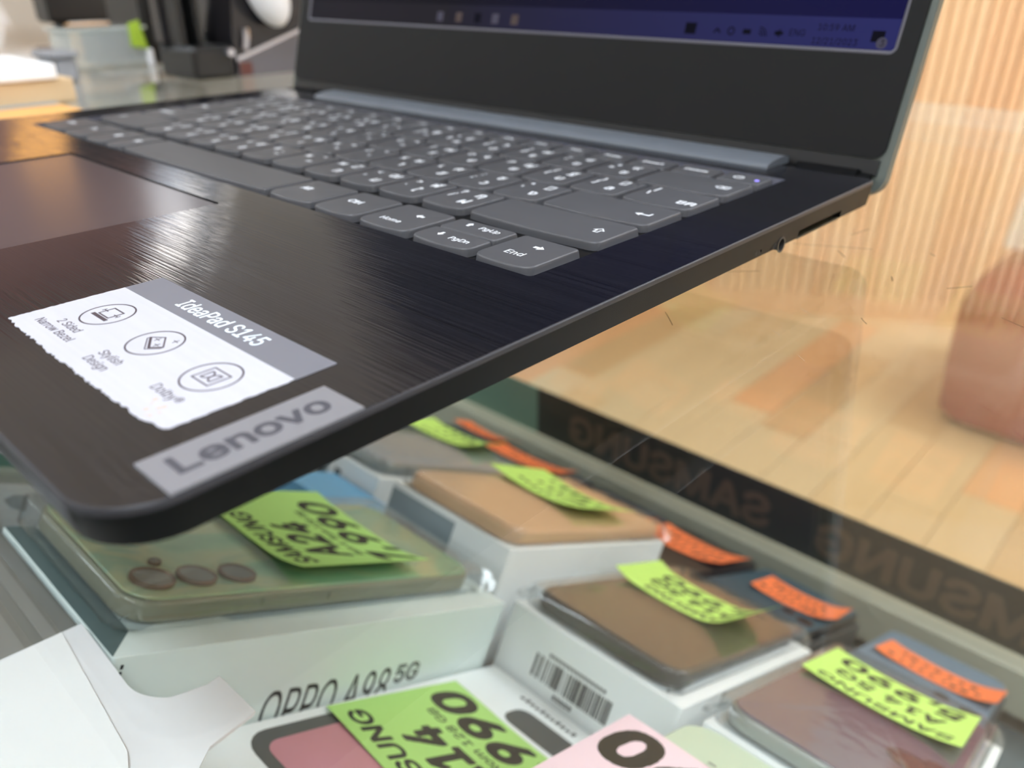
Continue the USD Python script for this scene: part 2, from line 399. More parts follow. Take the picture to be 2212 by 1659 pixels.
# a lit window and a dark upright on the left wall: the palm rest mirrors them
t = thing("window_1", "lit window on the left wall, mirrored in the laptop's palm rest", "window", (ROOM_X0 + 0.002, 2.2, 0.8), kind="structure")
obj("pane", bx(ROOM_X0 + 0.004, ROOM_X0 + 0.010, 1.99, 2.52, 0.82, 1.40), "window_light", t)
obj("pane", bx(ROOM_X0 + 0.004, ROOM_X0 + 0.010, 1.99, 2.52, 1.42, 1.62), "window_bright", t)
for (y0_, y1_, z0_, z1_) in ((1.95, 1.99, 0.78, 1.66), (1.99, 2.52, 1.40, 1.42), (2.33, 2.45, 0.82, 1.62), (2.52, 2.56, 0.78, 1.66), (1.99, 2.52, 0.78, 0.82), (1.99, 2.52, 1.62, 1.66)):
    obj("window_bar", bx(ROOM_X0 + 0.001, ROOM_X0 + 0.05, y0_, y1_, z0_, z1_), "bezel_seam", t)

# ================================================================== GLASS SHOWCASE
GZ = -0.0206          # top of the counter glass
GT = 0.012
SX0, SX1, SY0, SY1 = -1.55, 0.80, -0.32, 0.437
P0 = np.array([-0.1835, -0.0891, -0.110]); TH = math.radians(29.0)
U = np.array([1.0, 0, 0]); V = np.array([0, math.cos(TH), -math.sin(TH)]); N = np.array([0, math.sin(TH), math.cos(TH)])
def S(a, b, o): return P0 + U * a + V * b + N * o                   # the sloping display inside, metres
SHELF = -0.056
case = thing("glass_showcase", "glass-topped shop showcase with sloping display shelf under the open laptop", "showcase", (SX0, SY0, FZ))
obj("top_pane", bx(SX0, SX1, SY0, SY1 - 0.0015, GZ - GT, GZ), "counter_glass", case, label="clear glass counter top with a few scratches")
obj("pane_edge", bx(SX0, SX1, SY1 - 0.0015, SY1, GZ - GT, GZ), "glass_edge", case, label="polished pale edge of the counter glass")
obj("front_pane", bx(SX0, SX1, SY1 - 0.0075, SY1 - 0.0015, -0.425, GZ - GT - 0.0005), "pane_glass", case)
yb = SY1 - 0.0095
obj("frame_strip", bx(SX0, SX1, yb - 0.014, SY1 - 0.0015, -0.442, -0.399, 0.002), "frame_alu", case, label="dull beige metal strip along the foot of the front pane")
band = obj("sign_band", bx(-0.395, SX1 - 0.01, yb, yb + 0.0016, -0.397, -0.341), "band_dark", case, label="dark band with mirrored lettering on the front pane")
obj("green_band", bx(-0.70, -0.3945, yb, yb + 0.0016, -0.397, -0.341), "band_green", case)
X_end = SX1 - 0.02
gl = glyphs("SAMSUNG", 0.030, bold=4); gl = affinity.scale(gl, 0.228 / wid(gl), 1, origin=(gl.bounds[0], 0)); gl = at_(gl, -gl.bounds[0], 0)
gl = affinity.scale(gl, -1, 1, origin=(0, 0))                       # the band reads from the customers' side
L_ = unary_union([at_(gl, 0.148 + 0.27 * k, 0) for k in (-1, 0, 1, 2)]).intersection(sbox(-0.385, -1, X_end, 1))
obj("lettering", place(extr(L_, 0, 0.0006), (0, yb - 0.0001, -0.386), (1, 0, 0), (0, 0, 1), (0, -1, 0)), "band_letter", band)
# the shelf slopes down to the front pane
b1 = (yb - 0.016 - P0[1] - N[1] * SHELF) / V[1]
shelf_c = [S(SX0 + 0.012 - P0[0], -0.165, SHELF), S(SX1 - 0.012 - P0[0], -0.165, SHELF), S(SX1 - 0.012 - P0[0], b1, SHELF), S(SX0 + 0.012 - P0[0], b1, SHELF)]
sv = np.array(shelf_c + [p - N * 0.008 for p in shelf_c])
obj("display_shelf", m3.Manifold.hull_points(sv), "shelf_grey", case, label="grey shelf sloping down to the front pane")
obj("end_panel", bx(SX0, SX0 + 0.008, SY0, SY1 - 0.009, FZ + 0.005, GZ - GT - 0.0005), "cabinet_white", case)
obj("end_panel", bx(SX1 - 0.008, SX1, SY0, SY1 - 0.009, FZ + 0.005, GZ - GT - 0.0005), "cabinet_white", case)
obj("front_panel", bx(SX0, SX1, SY1 - 0.012, SY1 - 0.0015, FZ, -0.4435), "cabinet_white", case)
obj("back_panel", bx(SX0 + 0.009, SX1 - 0.009, SY0, SY0 + 0.012, FZ, GZ - GT - 0.0005), "cabinet_white", case)
# scratches on the glass
for (x0, y0, x1, y1, w, m) in [(.0085, .115, .0105, .126, .25, "scratch"), (-.0015, .0935, .0195, .1045, .2, "scratch"), (-.003, .078, -.0105, .0705, .35, "scratch"), (.0035, .0625, -.0035, .0555, .3, "scratch"), (.012, .096, .0165, .091, .35, "scratch"),
                              (.033, .083, .0345, .0795, .4, "scratch"), (-.0235, .0295, -.0245, .022, .4, "scratch"), (.034, .112, .036, .1105, .35, "scratch"), (.0005, .018, .0065, .012, .3, "scratch"), (-.021, -.0025, -.012, -.0125, .28, "scratch"),
                              (.052, .09, .0475, .0835, .3, "scratch"), (.0385, .0475, .041, .0445, .3, "scratch"), (.067, .108, .0735, .104, .25, "scratch"), (.075, .14, .083, .1385, .3, "scratch_pale"), (.0725, .128, .0875, .126, .3, "scratch_pale"),
                              (.064, .071, .0705, .0675, .25, "scratch"), (.075, .062, .08, .0565, .28, "scratch"), (.0255, .0255, .0285, .0240, .1, "scratch_pale"), (.0365, .0165, .039, .0145, .1, "scratch_pale"), (.0245, .0435, .0285, .041, .1, "scratch_pale")]:
    pl = LineString([(x0, y0), ((x0 + x1) / 2 + rng.uniform(-.0003, .0003), (y0 + y1) / 2), (x1, y1)]).buffer(w * 0.0005 * 0.55, cap_style=2)
    obj("scratch", extr(pl, GZ, GZ + 0.00003), m, case)

# ================================================================== LAPTOP
XR, XL, YF, YB = 0.0150, -0.3120, -0.1246, 0.1087
DK = -0.0006
lap = thing("laptop", "open dark grey laptop with brushed palm rest standing on the glass counter", "laptop", (-0.1485, -0.01, GZ))
CR = (0.0105, 0.0105, 0.003, 0.003)
def outline(i): return rrect(XL + i, XR - i, YF + i, YB - i, tuple(max(c - i, 0.0012) for c in CR), 8)
WELL = (-0.2885, -0.0052, -0.0272, 0.0905)
PAD = (-0.2125, -0.1085, -0.1050, -0.0402)
well2, pad2 = Polygon(rrect(*WELL, 0.0012, 3)), Polygon(rrect(*PAD, 0.0008, 3))
deck2 = Polygon(outline(0.0004)).difference(unary_union([well2, pad2]))
obj("deck_plate", extr(deck2, DK - 0.0010, DK), "deck_metal", lap, label="dark brushed top plate and palm rest")
rr0, rr1 = outline(0.00005), outline(0.00042)
obj("deck_rim", loft([ring3(outline(0.0), DK - 0.0011), ring3(outline(0.0), DK - 0.00035), ring3(outline(0.00018), DK - 0.00008), ring3(rr1, DK + 0.00002)], False, False), "deck_edge", lap, label="bright chamfered edge of the deck", smooth=60)
def zr(r2, zf):
    return np.column_stack([r2, [zf(y) for y in r2[:, 1]]])
def side_bot(y):                                                    # the side wall is shallower at the front and cut away at the back
    return float(np.interp(y, [YF, -0.09, -0.02, 0.07, 0.088, YB], [-0.0062, -0.0078, -0.0098, -0.0112, -0.0122, -0.0072]))
def belly(y): return float(np.interp(y, [YF, -0.10, 0.085, YB], [-0.0112, -0.0150, -0.0168, -0.0110]))
base = loft([zr(outline(0.016), belly), zr(outline(0.009), lambda y: 0.5 * belly(y) + 0.5 * side_bot(y) - 0.0018), zr(outline(0.0022), lambda y: side_bot(y) - 0.0009), zr(outline(0.0006), side_bot), zr(outline(0.0001), lambda y: -0.0035), zr(outline(0.0), lambda y: DK - 0.0011), zr(outline(0.0012), lambda y: DK - 0.0011)])
tb = trimesh.Trimesh(*base); tb.fix_normals()
mb = m3.Manifold(m3.Mesh(np.asarray(tb.vertices, np.float32), np.asarray(tb.faces, np.uint32)))
def cutter(x0, x1, y0, y1, z0, z1): return m3.Manifold.cube([x1 - x0, y1 - y0, z1 - z0]).translate([x0, y0, z0])
if mb.volume() > 0:
    mb = mb - cutter(XR - 0.006, XR + 0.01, 0.0585, 0.0862, -0.0082, -0.0056)
    mb = mb - m3.Manifold.cylinder(0.02, 0.0019, 0.0019, 20).rotate([0, 90, 0]).translate([XR - 0.007, 0.0482, -0.0070])
    mb = mb - m3.Manifold.cylinder(0.02, 0.0005, 0.0005, 10).rotate([0, 90, 0]).translate([XR - 0.002, 0.0372, -0.0062])
    mb = mb - cutter(XL + 0.012, XR - 0.012, YF + 0.012, YB - 0.012, -0.0065, 0.01)
    obj("base_shell", mb, "base_plastic", lap, label="warm grey plastic side and underside", smooth=35)
else:
    obj("base_shell", base, "base_plastic", lap, smooth=35)
obj("card_slot", cat_([bx(XR - 0.0055, XR - 0.0052, 0.059, 0.0858, -0.008, -0.0058), bx(XR - 0.0055, XR - 0.0008, 0.059, 0.0858, -0.0081, -0.0076)]), "slot_inside", lap, label="dark card slot in the right side")
obj("audio_jack", place(loft([ring3(rrect(-1, 1, -1, 1, 0.999, 5) * r, z) for r, z in ((.0021, 0), (.0021, .0002), (.00165, .0002), (.00165, -.003))], False, False), (XR - 0.00035, 0.0482, -0.0070), (0, 1, 0), (0, 0, 1), (1, 0, 0)), "port_metal", lap, label="round headphone socket")
ic = unary_union([Point(0, 0).buffer(.00035), sbox(-.0018, -.0005, -.0014, .0006), sbox(-.0023, -.0003, -.0020, .0003)])
obj("port_mark", place(extr(ic, 0, 0.00004), (XR - 0.00022, 0.0362, -0.0062), (0, 1, 0), (0, 0, 1), (1, 0, 0)), "print_black", lap)
hp = Point(0, 0).buffer(.0008, 8).difference(Point(0, 0).buffer(.0005, 8)).difference(sbox(-1, -1, 1, -.0002))
hp = unary_union([hp, sbox(-.0008, -.0008, -.0004, -.0001), sbox(.0004, -.0008, .0008, -.0001)])
obj("port_mark", place(extr(hp, 0, 0.00004), (XR - 0.00024, 0.0446, -0.0066), (0, 1, 0), (0, 0, 1), (1, 0, 0)), "print_black", lap)
for fx, fy, zt in ((-0.285, -0.098, -0.0152), (-0.018, -0.098, -0.0152), (-0.285, 0.07, -0.0160), (-0.018, 0.07, -0.0160)):
    obj("foot", bx(fx - 0.012, fx + 0.012, fy - 0.004, fy + 0.004, GZ, zt, 0.0006), "rubber", lap)
# keyboard tray: soft rim and floor
wr = lambda i, z: ring3(rrect(WELL[0] + i, WELL[1] - i, WELL[2] + i, WELL[3] - i, 0.0012, 3), z)
obj("keyboard_tray", extr(Polygon(wr(0.0016, 0)[:, :2]), -0.0030, -0.00225), "tray_floor", lap, label="dark floor of the recessed keyboard")
obj("tray_rim", loft([wr(0.0, DK), wr(0.0006, -0.0010), wr(0.0014, -0.0021), wr(0.0024, -0.00222)], False, False), "tray_plastic", lap, label="soft bluish slope around the keys", smooth=50)
obj("touchpad", loft([ring3(rrect(PAD[0] + .0005, PAD[1] - .0005, PAD[2] + .0005, PAD[3] - .0005, .0006, 3), z - 0.0) for z in (-0.0022, DK - 0.00035)]), "touchpad_satin", lap, label="smooth satin touchpad")
obj("touchpad_gap", extr(pad2.buffer(0.0004), -0.0028, -0.0020), "dark_gap", lap)

RP, PT = 0.019578, 0.01905
STG = [0.0017, 0.00058, -0.00116, -0.00066]
RIGHT_X, LEFT_X = -0.0080, -0.2822
TOPZ = 0.0
THAI = "NotoSansThai-VariableFont_wdth,wght.woff2"
def key_mesh(x0, x1, y0, y1, smile=True):
    def ring(i, z):
        pts = []
        r = 0.0021 if smile else 0.0012
        w = x1 - x0 - 2 * i
        for (cx, cy, a0, q) in ((x0 + i, y0 + i, 180, r), (x1 - i, y0 + i, 270, r), (x1 - i, y1 - i, 0, 0.0008), (x0 + i, y1 - i, 90, 0.0008)):
            ox, oy = (cx + q if cx < (x0 + x1) / 2 else cx - q), (cy + q if cy < (y0 + y1) / 2 else cy - q)
            for k in range(5):
                a = math.radians(a0 + 22.5 * k); pts.append((ox + q * math.cos(a), oy + q * math.sin(a)))
            if a0 == 180:
                for k in range(1, 6): pts.append((x0 + i + r + (w - 2 * r) * k / 6, y0 + i))
        p = np.array(pts)
        if smile:                                                   # the front edge bows towards the typist
            t = (p[:, 0] - (x0 + x1) / 2) / ((x1 - x0) / 2); low = np.clip((y0 + 0.004 - p[:, 1]) / 0.004, 0, 1)
            p[:, 1] -= 0.0011 * (1 - np.clip(np.abs(t), 0, 1) ** 2) * low
        return ring3(p, z)
    return loft([ring(-0.0002, TOPZ - 0.0021), ring(-0.0001, TOPZ - 0.0012), ring(0.0, TOPZ - 0.00045), ring(0.0001, TOPZ - 0.00018), ring(0.00035, TOPZ)], False, True)

def arrow(d, s=0.0028):
    a = Polygon([(-0.5, -0.17), (0.0, -0.17), (0.0, -0.42), (0.5, 0), (0.0, 0.42), (0.0, 0.17), (-0.5, 0.17)])
    return affinity.scale(affinity.rotate(a, d, origin=(0, 0)), s, s, origin=(0, 0))
def up_outline(s=0.0034):
    a = Polygon([(-.22, -.5), (.22, -.5), (.22, 0), (.5, 0), (0, .55), (-.5, 0), (-.22, 0)])
    return affinity.scale(a.difference(a.buffer(-0.1)), s, s, origin=(0, 0))
def enter_sign(s=0.0046):
    a = unary_union([Polygon([(-.5, -.1), (-.1, -.36), (-.1, .16)]), sbox(-.2, -.17, .5, -.03), sbox(.38, -.17, .5, .3)])
    return affinity.scale(a, s, s, origin=(0, 0))
def back_sign(s=0.0046):
    a = Polygon([(-.5, 0), (-.2, .32), (.5, .32), (.5, -.32), (-.2, -.32)])
    xx = unary_union([LineString([(-.05, -.15), (.25, .15)]).buffer(.045), LineString([(-.05, .15), (.25, -.15)]).buffer(.045)])
    return affinity.scale(unary_union([a.difference(a.buffer(-0.09)), xx]), s, s, origin=(0, 0))
def power_sign(s=0.0034):
    a = Point(0, 0).buffer(.5, 10).difference(Point(0, 0).buffer(.36, 10)).difference(sbox(-.14, .1, .14, 1))
    return affinity.scale(unary_union([a, sbox(-.06, .05, .06, .58)]), s, s, origin=(0, 0))

LAT = lambda t, h: glyphs(t, h, px=40, tidy=0.3, bold=1)
def tha(t, h):
    try: return glyphs(t, h, THAI, px=48, tidy=0.3, bold=1)
    except Exception: return None
CACHE = {}
def key(x0, x1, y0, y1, legend=None, smile=True):
    p = obj("key", key_mesh(x0, x1, y0, y1, smile), "key_plastic", lap, smooth=40)
    if legend is not None and not legend.is_empty:
        obj("legend", extr(legend.intersection(sbox(x0 + .0004, y0 - .0008, x1 - .0004, y1 - .0004)), TOPZ - 0.00002, TOPZ + 0.00004), "legend_white", p)
    return p
def char_legend(x0, x1, y0, y1, main, shift, th, ths):
    parts = [at_(LAT(main, 0.0027), x0 + 0.0026, y1 - (0.0056 if not shift else 0.0090))]
    if shift: parts.append(at_(LAT(shift, 0.0026), x0 + 0.0030, y1 - 0.0050))
    for t, yy in ((th, y0 + 0.0040), (ths, y1 - 0.0058)):
        if t:
            g = tha(t, 0.0038)
            if g is not None and not g.is_empty: parts.append(at_(g, x1 - 0.0068, yy))
    return unary_union(parts)
ROWS = {
 3: ("1234567890-=", "!@#$%^&*()_+", "ๅ/-ภถุึคตจขช", "+๑๒๓๔ู฿๕๖๗๘๙"),
 2: ("QWERTYUIOP[]", [""] * 10 + ["{", "}"], "ๆไำพะัีรนยบล", "๐\"ฎฑธํ๊ณฯญฐ,"),
 1: ("ASDFGHJKL;'", [""] * 9 + [":", "\""], "ฟหกดเ้่าสวง", "ฤฆฏโฌ็๋ษศซ."),
 0: ("ZXCVBNM,./", [""] * 7 + ["<", ">", "?"], "ผปแอิืทมใฝ", "()ฉฮฺ์?ฒฬฦ"),
}
START = {3: 1.0, 2: 1.5, 1: 1.75, 0: 2.25}
KD = 0.0172
for r in (0, 1, 2, 3):
    y0 = r * RP - 0.0009; y1 = y0 + KD
    st = STG[r]; ux = lambda u: (u - 15) * PT + st
    main, sh, th, ths = ROWS[r]
    for k, ch in enumerate(main):
        x0 = ux(START[r] + k); x1 = ux(START[r] + k + 1) - 0.0024
        key(x0, x1, y0, y1, char_legend(x0, x1, y0, y1, ch, sh[k], th[k], ths[k]))
    e = START[r] + len(main)
    xl = ux(START[r]) - 0.0024; xr = ux(e)
    if r == 3:
        key(LEFT_X, xl, y0, y1, at_(LAT("`~", 0.0026), LEFT_X + 0.0028, y1 - 0.006))
        key(xr, RIGHT_X, y0, y1, at_(back_sign(), RIGHT_X - 0.0055, y0 + 0.0085))
    if r == 2:
        key(LEFT_X, xl, y0, y1, at_(LAT("Tab", 0.0024), LEFT_X + 0.003, y0 + 0.006))
        key(xr, RIGHT_X, y0, y1, char_legend(xr, RIGHT_X, y0, y1, "\\", "|", "ฃฅ", None))
    if r == 1:
        key(LEFT_X, xl, y0, y1, at_(LAT("CapsLk", 0.0024), LEFT_X + 0.003, y0 + 0.006))
        key(xr, RIGHT_X, y0, y1, at_(enter_sign(), RIGHT_X - 0.0062, y0 + 0.0085))
    if r == 0:
        key(LEFT_X, xl, y0, y1, at_(up_outline(), LEFT_X + 0.006, y0 + 0.008))
        key(xr, RIGHT_X, y0, y1, at_(up_outline(), RIGHT_X - 0.0058, y0 + 0.0085))
# bottom row
yb0, yb1 = -0.0246, -0.0246 + 0.0176
bl = [(-0.2822, "Ctrl"), (-0.2587, "Fn"), (-0.2377, "win"), (-0.2192, "Alt"), (-0.2052, None), (-0.1092, "Alt"), (-0.0869, "Ctrl"), (-0.0672, "left")]
ends = [-0.2587, -0.2377, -0.2192, -0.2052, -0.1092, -0.0869, -0.0672, -0.0463]
for (x0, t), e in zip(bl, ends):
    x1 = e - 0.0024
    if t is None: lg = None
    elif t == "left": lg = unary_union([at_(arrow(180), x0 + 0.0118, yb0 + 0.0112), at_(glyphs("Home", 0.0020, px=40, tidy=.3), x0 + 0.0042, yb0 + 0.0036)])
    elif t == "win": lg = unary_union([sbox(x0 + .006 + i * .0016, yb0 + .008 + j * .0016, x0 + .0073 + i * .0016, yb0 + .0093 + j * .0016) for i in (0, 1) for j in (0, 1)])
    else: lg = at_(LAT(t, 0.0024), x0 + 0.0040, yb0 + 0.0082)
    key(x0, x1, yb0, yb1, lg)
x0, x1 = -0.0463, -0.0247 - 0.0024
ym = (yb0 + yb1) / 2
key(x0, x1, yb0, ym - 0.0003, unary_union([at_(arrow(270, .0024), x0 + 0.0058, yb0 + 0.0047), at_(glyphs("PgDn", 0.0019, px=40, tidy=.3), x0 + 0.0096, yb0 + 0.0030)]))
key(x0, x1, ym + 0.0003, yb1, unary_union([at_(arrow(90, .0024), x0 + 0.0058, ym + 0.0058), at_(glyphs("PgUp", 0.0019, px=40, tidy=.3), x0 + 0.0096, ym + 0.0045)]), smile=False)
x0, x1 = -0.0247, RIGHT_X
key(x0, x1, yb0, yb1, unary_union([at_(arrow(0, .0030), x0 + 0.0094, yb0 + 0.0118), at_(glyphs("End", 0.0023, px=40, tidy=.3), x0 + 0.0046, yb0 + 0.0046)]))
# function row
fl = ["Esc", "F1", "F2", "F3", "F4", "F5", "F6", "F7", "F8", "F9", "F10", "F11", "F12", "PrtSc", "Insert", "Delete", "pow"]
fx = [LEFT_X + (RIGHT_X + 0.0024 - LEFT_X) * k / 17 for k in range(18)]
y0, y1 = 0.0764, 0.0864
for k, t in enumerate(fl):
    x0, x1 = fx[k], fx[k + 1] - 0.0022
    if t == "pow":
        p = key(x0, x1, y0, y1, at_(power_sign(), x0 + 0.0055, y0 + 0.0050), smile=False)
        obj("power_light", place(cyl(0.0007, 0.0001, 12), (x1 - 0.0022, y0 + 0.0042, TOPZ), (1, 0, 0), (0, 1, 0), (0, 0, 1)), "led_violet", p, label="small glowing violet power light")
    else: key(x0, x1, y0, y1, centred(glyphs(t, 0.0020, px=40, tidy=.3, bold=1), (x0 + x1) / 2, y0 + 0.0040), smile=False)

# hinge bar
HX0, HX1 = -0.2655, -0.0165
prof = [(0.0998, -0.0012), (0.0998, -0.0001), (0.1006, 0.0006), (0.1030, 0.0012), (0.1070, 0.0017), (0.1120, 0.0019), (0.1150, 0.0012), (0.1150, -0.0012)]
def bar(x0, x1, cut):
    r0 = np.array([(x0 + (0 if z > 0.002 else 0), y, z) for y, z in prof]); r1 = np.array([(x1 + (-cut * 0.0 if z > 0.002 else 0), y, z) for y, z in prof])
    return loft([r1, r0])
obj("hinge_bar", bar(HX0, HX1, 0.003), "hinge_satin", lap, label="satin blue-grey hinge cover between keyboard and screen", smooth=40)
obj("hinge_well", bx(XL + 0.004, XR - 0.004, 0.108, 0.1165, -0.0095, -0.0009), "dark_gap", lap)
obj("hinge_knuckle", place(cyl(0.0036, 0.020, 16), (-0.302, 0.1135, -0.003), (0, 1, 0), (0, 0, 1), (1, 0, 0)), "dark_gap", lap)
obj("hinge_knuckle", place(cyl(0.0036, 0.020, 16), (-0.0125, 0.1135, -0.003), (0, 1, 0), (0, 0, 1), (1, 0, 0)), "dark_gap", lap)

# lid, opened to about 106 degrees
LO = np.array([0, 0.1175, 0.0032]); LD = np.array([0, 0.274, 0.962]); LD = LD / np.linalg.norm(LD); LX = np.array([1.0, 0, 0]); LN = np.cross(LX, LD)   # LN points to the typist
def lidp(mesh): return place(mesh, LO, LX, LD, LN)
LT = 0.207
lid_o = lambda i: rrect(XL + i, XR - i, -0.0105 + i, LT - i, (0.006, 0.006, 0.010, 0.010), 6)
obj("lid_shell", lidp(loft([ring3(lid_o(0.0022), -0.0068), ring3(lid_o(0.0006), -0.0062), ring3(lid_o(0.0), -0.0050), ring3(lid_o(0.0), -0.0012), ring3(lid_o(0.0010), -0.0009)])), "lid_grey", lap, label="grey-green back and edge of the screen lid", smooth=40)
SCR = (-0.3024, 0.0074, 0.0310, 0.2035)
scr2 = Polygon(rrect(SCR[0], SCR[1], SCR[2], SCR[3], 0.0024, 6))
bez = Polygon(rrect(XL + 0.0022, XR - 0.0022, 0.0004, LT - 0.0018, 0.004, 4)).difference(scr2)
obj("bezel", lidp(extr(bez, -0.0011, 0.0)), "bezel_black", lap, label="matt black bezel around the screen")
obj("bezel_lip", lidp(extr(sbox(XL + 0.003, -0.0046, XR - 0.0030, 0.0002), -0.0012, -0.0003)), "bezel_seam", lap)
rim = scr2.difference(scr2.buffer(-0.0009))
rin = lambda i: rrect(SCR[0] + i, SCR[1] - i, SCR[2] + i, SCR[3] - i, max(0.0024 - i, 0.0006), 6)
obj("screen_rim", lidp(loft([ring3(rin(0.0), 0.0), ring3(rin(0.0004), 0.00025), ring3(rin(0.0010), -0.0002), ring3(rin(0.0013), -0.0008)], False, False)), "screen_rim", lap, label="thin pale bevel framing the screen", smooth=70)
scx = (SCR[0] + SCR[1]) / 2
sc = thing  # screen and what it shows are parts of the laptop
scr = obj("screen", lidp(extr(scr2.buffer(-0.0008), -0.0010, -0.0006)), "screen_blue", lap, label="dark blue lit screen with a taskbar")
TB0, TB1 = SCR[2] + 0.0013, SCR[2] + 0.0104
obj("taskbar", lidp(extr(sbox(SCR[0] + 0.0012, TB0, SCR[1] - 0.0012, TB1), -0.0006, -0.00056)), "taskbar_blue", scr)
def scrtxt(t, h, x, y): return at_(glyphs(t, h, px=48, tidy=.3), x, y)
obj("clock_text", lidp(extr(unary_union([scrtxt("10:59 AM", 0.0019, -0.0196, 0.0373), scrtxt("12/21/2023", 0.0019, -0.0206, 0.0331), scrtxt("ENG", 0.0020, -0.0288, 0.0352)]), -0.00056, -0.00052)), "icon_dark", scr)
icons = [sbox(-0.0685, 0.0342, -0.0640, 0.0380), LineString([(-.0565, .0352), (-.0554, .0364), (-.0543, .0352)]).buffer(.0003), Point(-.0500, .0358).buffer(.0014, 6).difference(Point(-.0500, .0358).buffer(.0009, 6)),
         sbox(-.0455, .0350, -.0425, .0366), unary_union([Point(-.0395, .0346).buffer(r, 8).difference(Point(-.0395, .0346).buffer(r - .0004, 8)) for r in (.0012, .0021, .003)]).intersection(sbox(-.0395, .0346, -.03, .05)),
         unary_union([sbox(-.0338, .0352, -.0329, .0364), Polygon([(-.0329, .0352), (-.0318, .0344), (-.0318, .0372), (-.0329, .0364)]), Point(-.0313, .0358).buffer(.0006, 6)]),
         sbox(-.0016, .0345, .0024, .0378)]
for ic_ in icons: obj("taskbar_icon", lidp(extr(ic_, -0.00056, -0.00052)), "icon_dark", scr)
obj("taskbar_icon", lidp(extr(Point(.0020, .0343).buffer(.0017, 8), -0.00052, -0.00049)), "icon_light", scr)
for xx, mm_ in ((-.1990, "icon_light"), (-.1866, "icon_warm"), (-.1746, "icon_dark"), (-.1639, "icon_light"), (-.1524, "icon_warm")):
    obj("taskbar_icon", lidp(extr(sbox(xx - .0020, .0342, xx + .0020, .0382), -0.00056, -0.00052)), mm_, scr)
if True:
    sm = unary_union([scrtxt("3", 0.0018, .0014, .0334)])
    obj("notification_count", lidp(extr(sm, -0.00049, -0.00046)), "icon_dark", scr)

# stickers and badge on the palm rest
ZS = DK
sx0, sx1, sy0, sy1, sym = -0.0616, -0.0010, -0.1090, -0.0794, -0.0873
edge = [(sx1, sy0), (sx1, sym), (sx0, sym), (sx0, sy0)]
rag = [(sx0, sym)]
for k in range(41): rag.append((sx0 + rng.uniform(-.00012, .00012), sym + (sy0 - sym) * k / 40))
for k in range(1, 90):
    t = k / 90; rag.append((sx0 + (sx1 - sx0) * t, sy0 - 0.0006 * math.sin(t * 3.1) + rng.uniform(-.0003, .0003) + 0.0011 * max(0, t - 0.9) * 6))
for k in range(0, 31): rag.append((sx1 + rng.uniform(-.00015, .00015), sy0 + 0.0012 + (sym - sy0 - 0.0012) * k / 30))
stk = obj("spec_sticker", extr(Polygon(rag).buffer(0), ZS, ZS + 0.00012), "sticker_white", lap, label="worn white sticker with three round icons, grey band along the top")
obj("sticker_band", extr(sbox(sx0, sym, sx1 + 0.0002, sy1), ZS, ZS + 0.00011), "sticker_grey", stk, label="grey band reading IdeaPad S145")
t = glyphs("IdeaPad S145", 0.0035, bold=1); k_ = 0.0283 / wid(t)
obj("lettering", extr(at_(affinity.scale(t, k_, 1.0, origin=(0, 0)), -0.0452, -0.0850), ZS + 0.00011, ZS + 0.00015), "print_pale", stk)
pr = []
for cx in (-0.0497, -0.0306, -0.0115):
    pr.append(Point(cx, -0.0957).buffer(.0050, 24).difference(Point(cx, -0.0957).buffer(.00468, 24)))
def frame(p, w): return p.difference(p.buffer(-w))
cx, cy = -0.0497, -0.0955
pr += [frame(sbox(cx - .0021, cy - .0012, cx + .0021, cy + .0021), .0003), sbox(cx - .0029, cy - .0022, cx + .0029, cy - .0014), sbox(cx - .0029, cy + .0003, cx - .0013, cy + .0005), sbox(cx + .0013, cy + .0003, cx + .0029, cy + .0005), sbox(cx - .0029, cy - .0001, cx - .0027, cy + .0009), sbox(cx + .0027, cy - .0001, cx + .0029, cy + .0009)]
cx, cy = -0.0306, -0.0957
rh = Polygon([(cx - .0030, cy + .0006), (cx - .0008, cy + .0024), (cx + .0030, cy + .0001), (cx + .0012, cy - .0018)])
pr += [frame(rh, .00028), frame(Polygon([(cx - .0030, cy - .0001), (cx + .0012, cy - .0026), (cx + .0030, cy - .0007), (cx + .0030, cy + .0001), (cx + .0012, cy - .0018), (cx - .0030, cy + .0006)]), .0002)]
for dx, dy in ((-.0010, .0009), (.0011, -.0003), (.0022, .0026)):
    pr += [LineString([(cx + dx - .0006, cy + dy), (cx + dx + .0006, cy + dy)]).buffer(.00008), LineString([(cx + dx, cy + dy - .0006), (cx + dx, cy + dy + .0006)]).buffer(.00008)]
cx, cy = -0.0115, -0.0957
pr.append(frame(sbox(cx - .0026, cy - .0022, cx + .0026, cy + .0022), .00028))
for sgn in (-1, 1):
    Dd = unary_union([Point(0, 0).buffer(.00125, 12).intersection(sbox(0, -1, 1, 1)), sbox(-.0004, -.00125, 0, .00125)])
    Dd = affinity.scale(frame(Dd, .00030), -sgn, 1, origin=(0, 0)); pr.append(at_(Dd, cx + sgn * 0.00115 + 0.0, cy))
def line_c(t, h, x, y): return centred(glyphs(t, h, px=64, tidy=.3), x, y)
pr += [line_c("2 Sided", 0.0017, -0.0494, -0.1035), line_c("Narrow Bezel", 0.0017, -0.0496, -0.1060), line_c("Stylish", 0.0017, -0.0303, -0.1042), line_c("Design", 0.0017, -0.0300, -0.1068), line_c("Dolby\u00ae", 0.0018, -0.0112, -0.1040)]
obj("printing", extr(unary_union([p.buffer(0) for p in pr]), ZS + 0.00012, ZS + 0.00015), "print_dark", stk)
wr_ = unary_union([Point(-0.0095 + rng.uniform(-.0018, .0018) + 0.0004 * k, -0.1052 - 0.0004 * k + rng.uniform(-.0006, .0006)).buffer(rng.uniform(.0002, .0006), 5) for k in range(9)])
obj("wear_mark", extr(wr_, ZS + 0.00012, ZS + 0.00014), "wear_brown", stk)
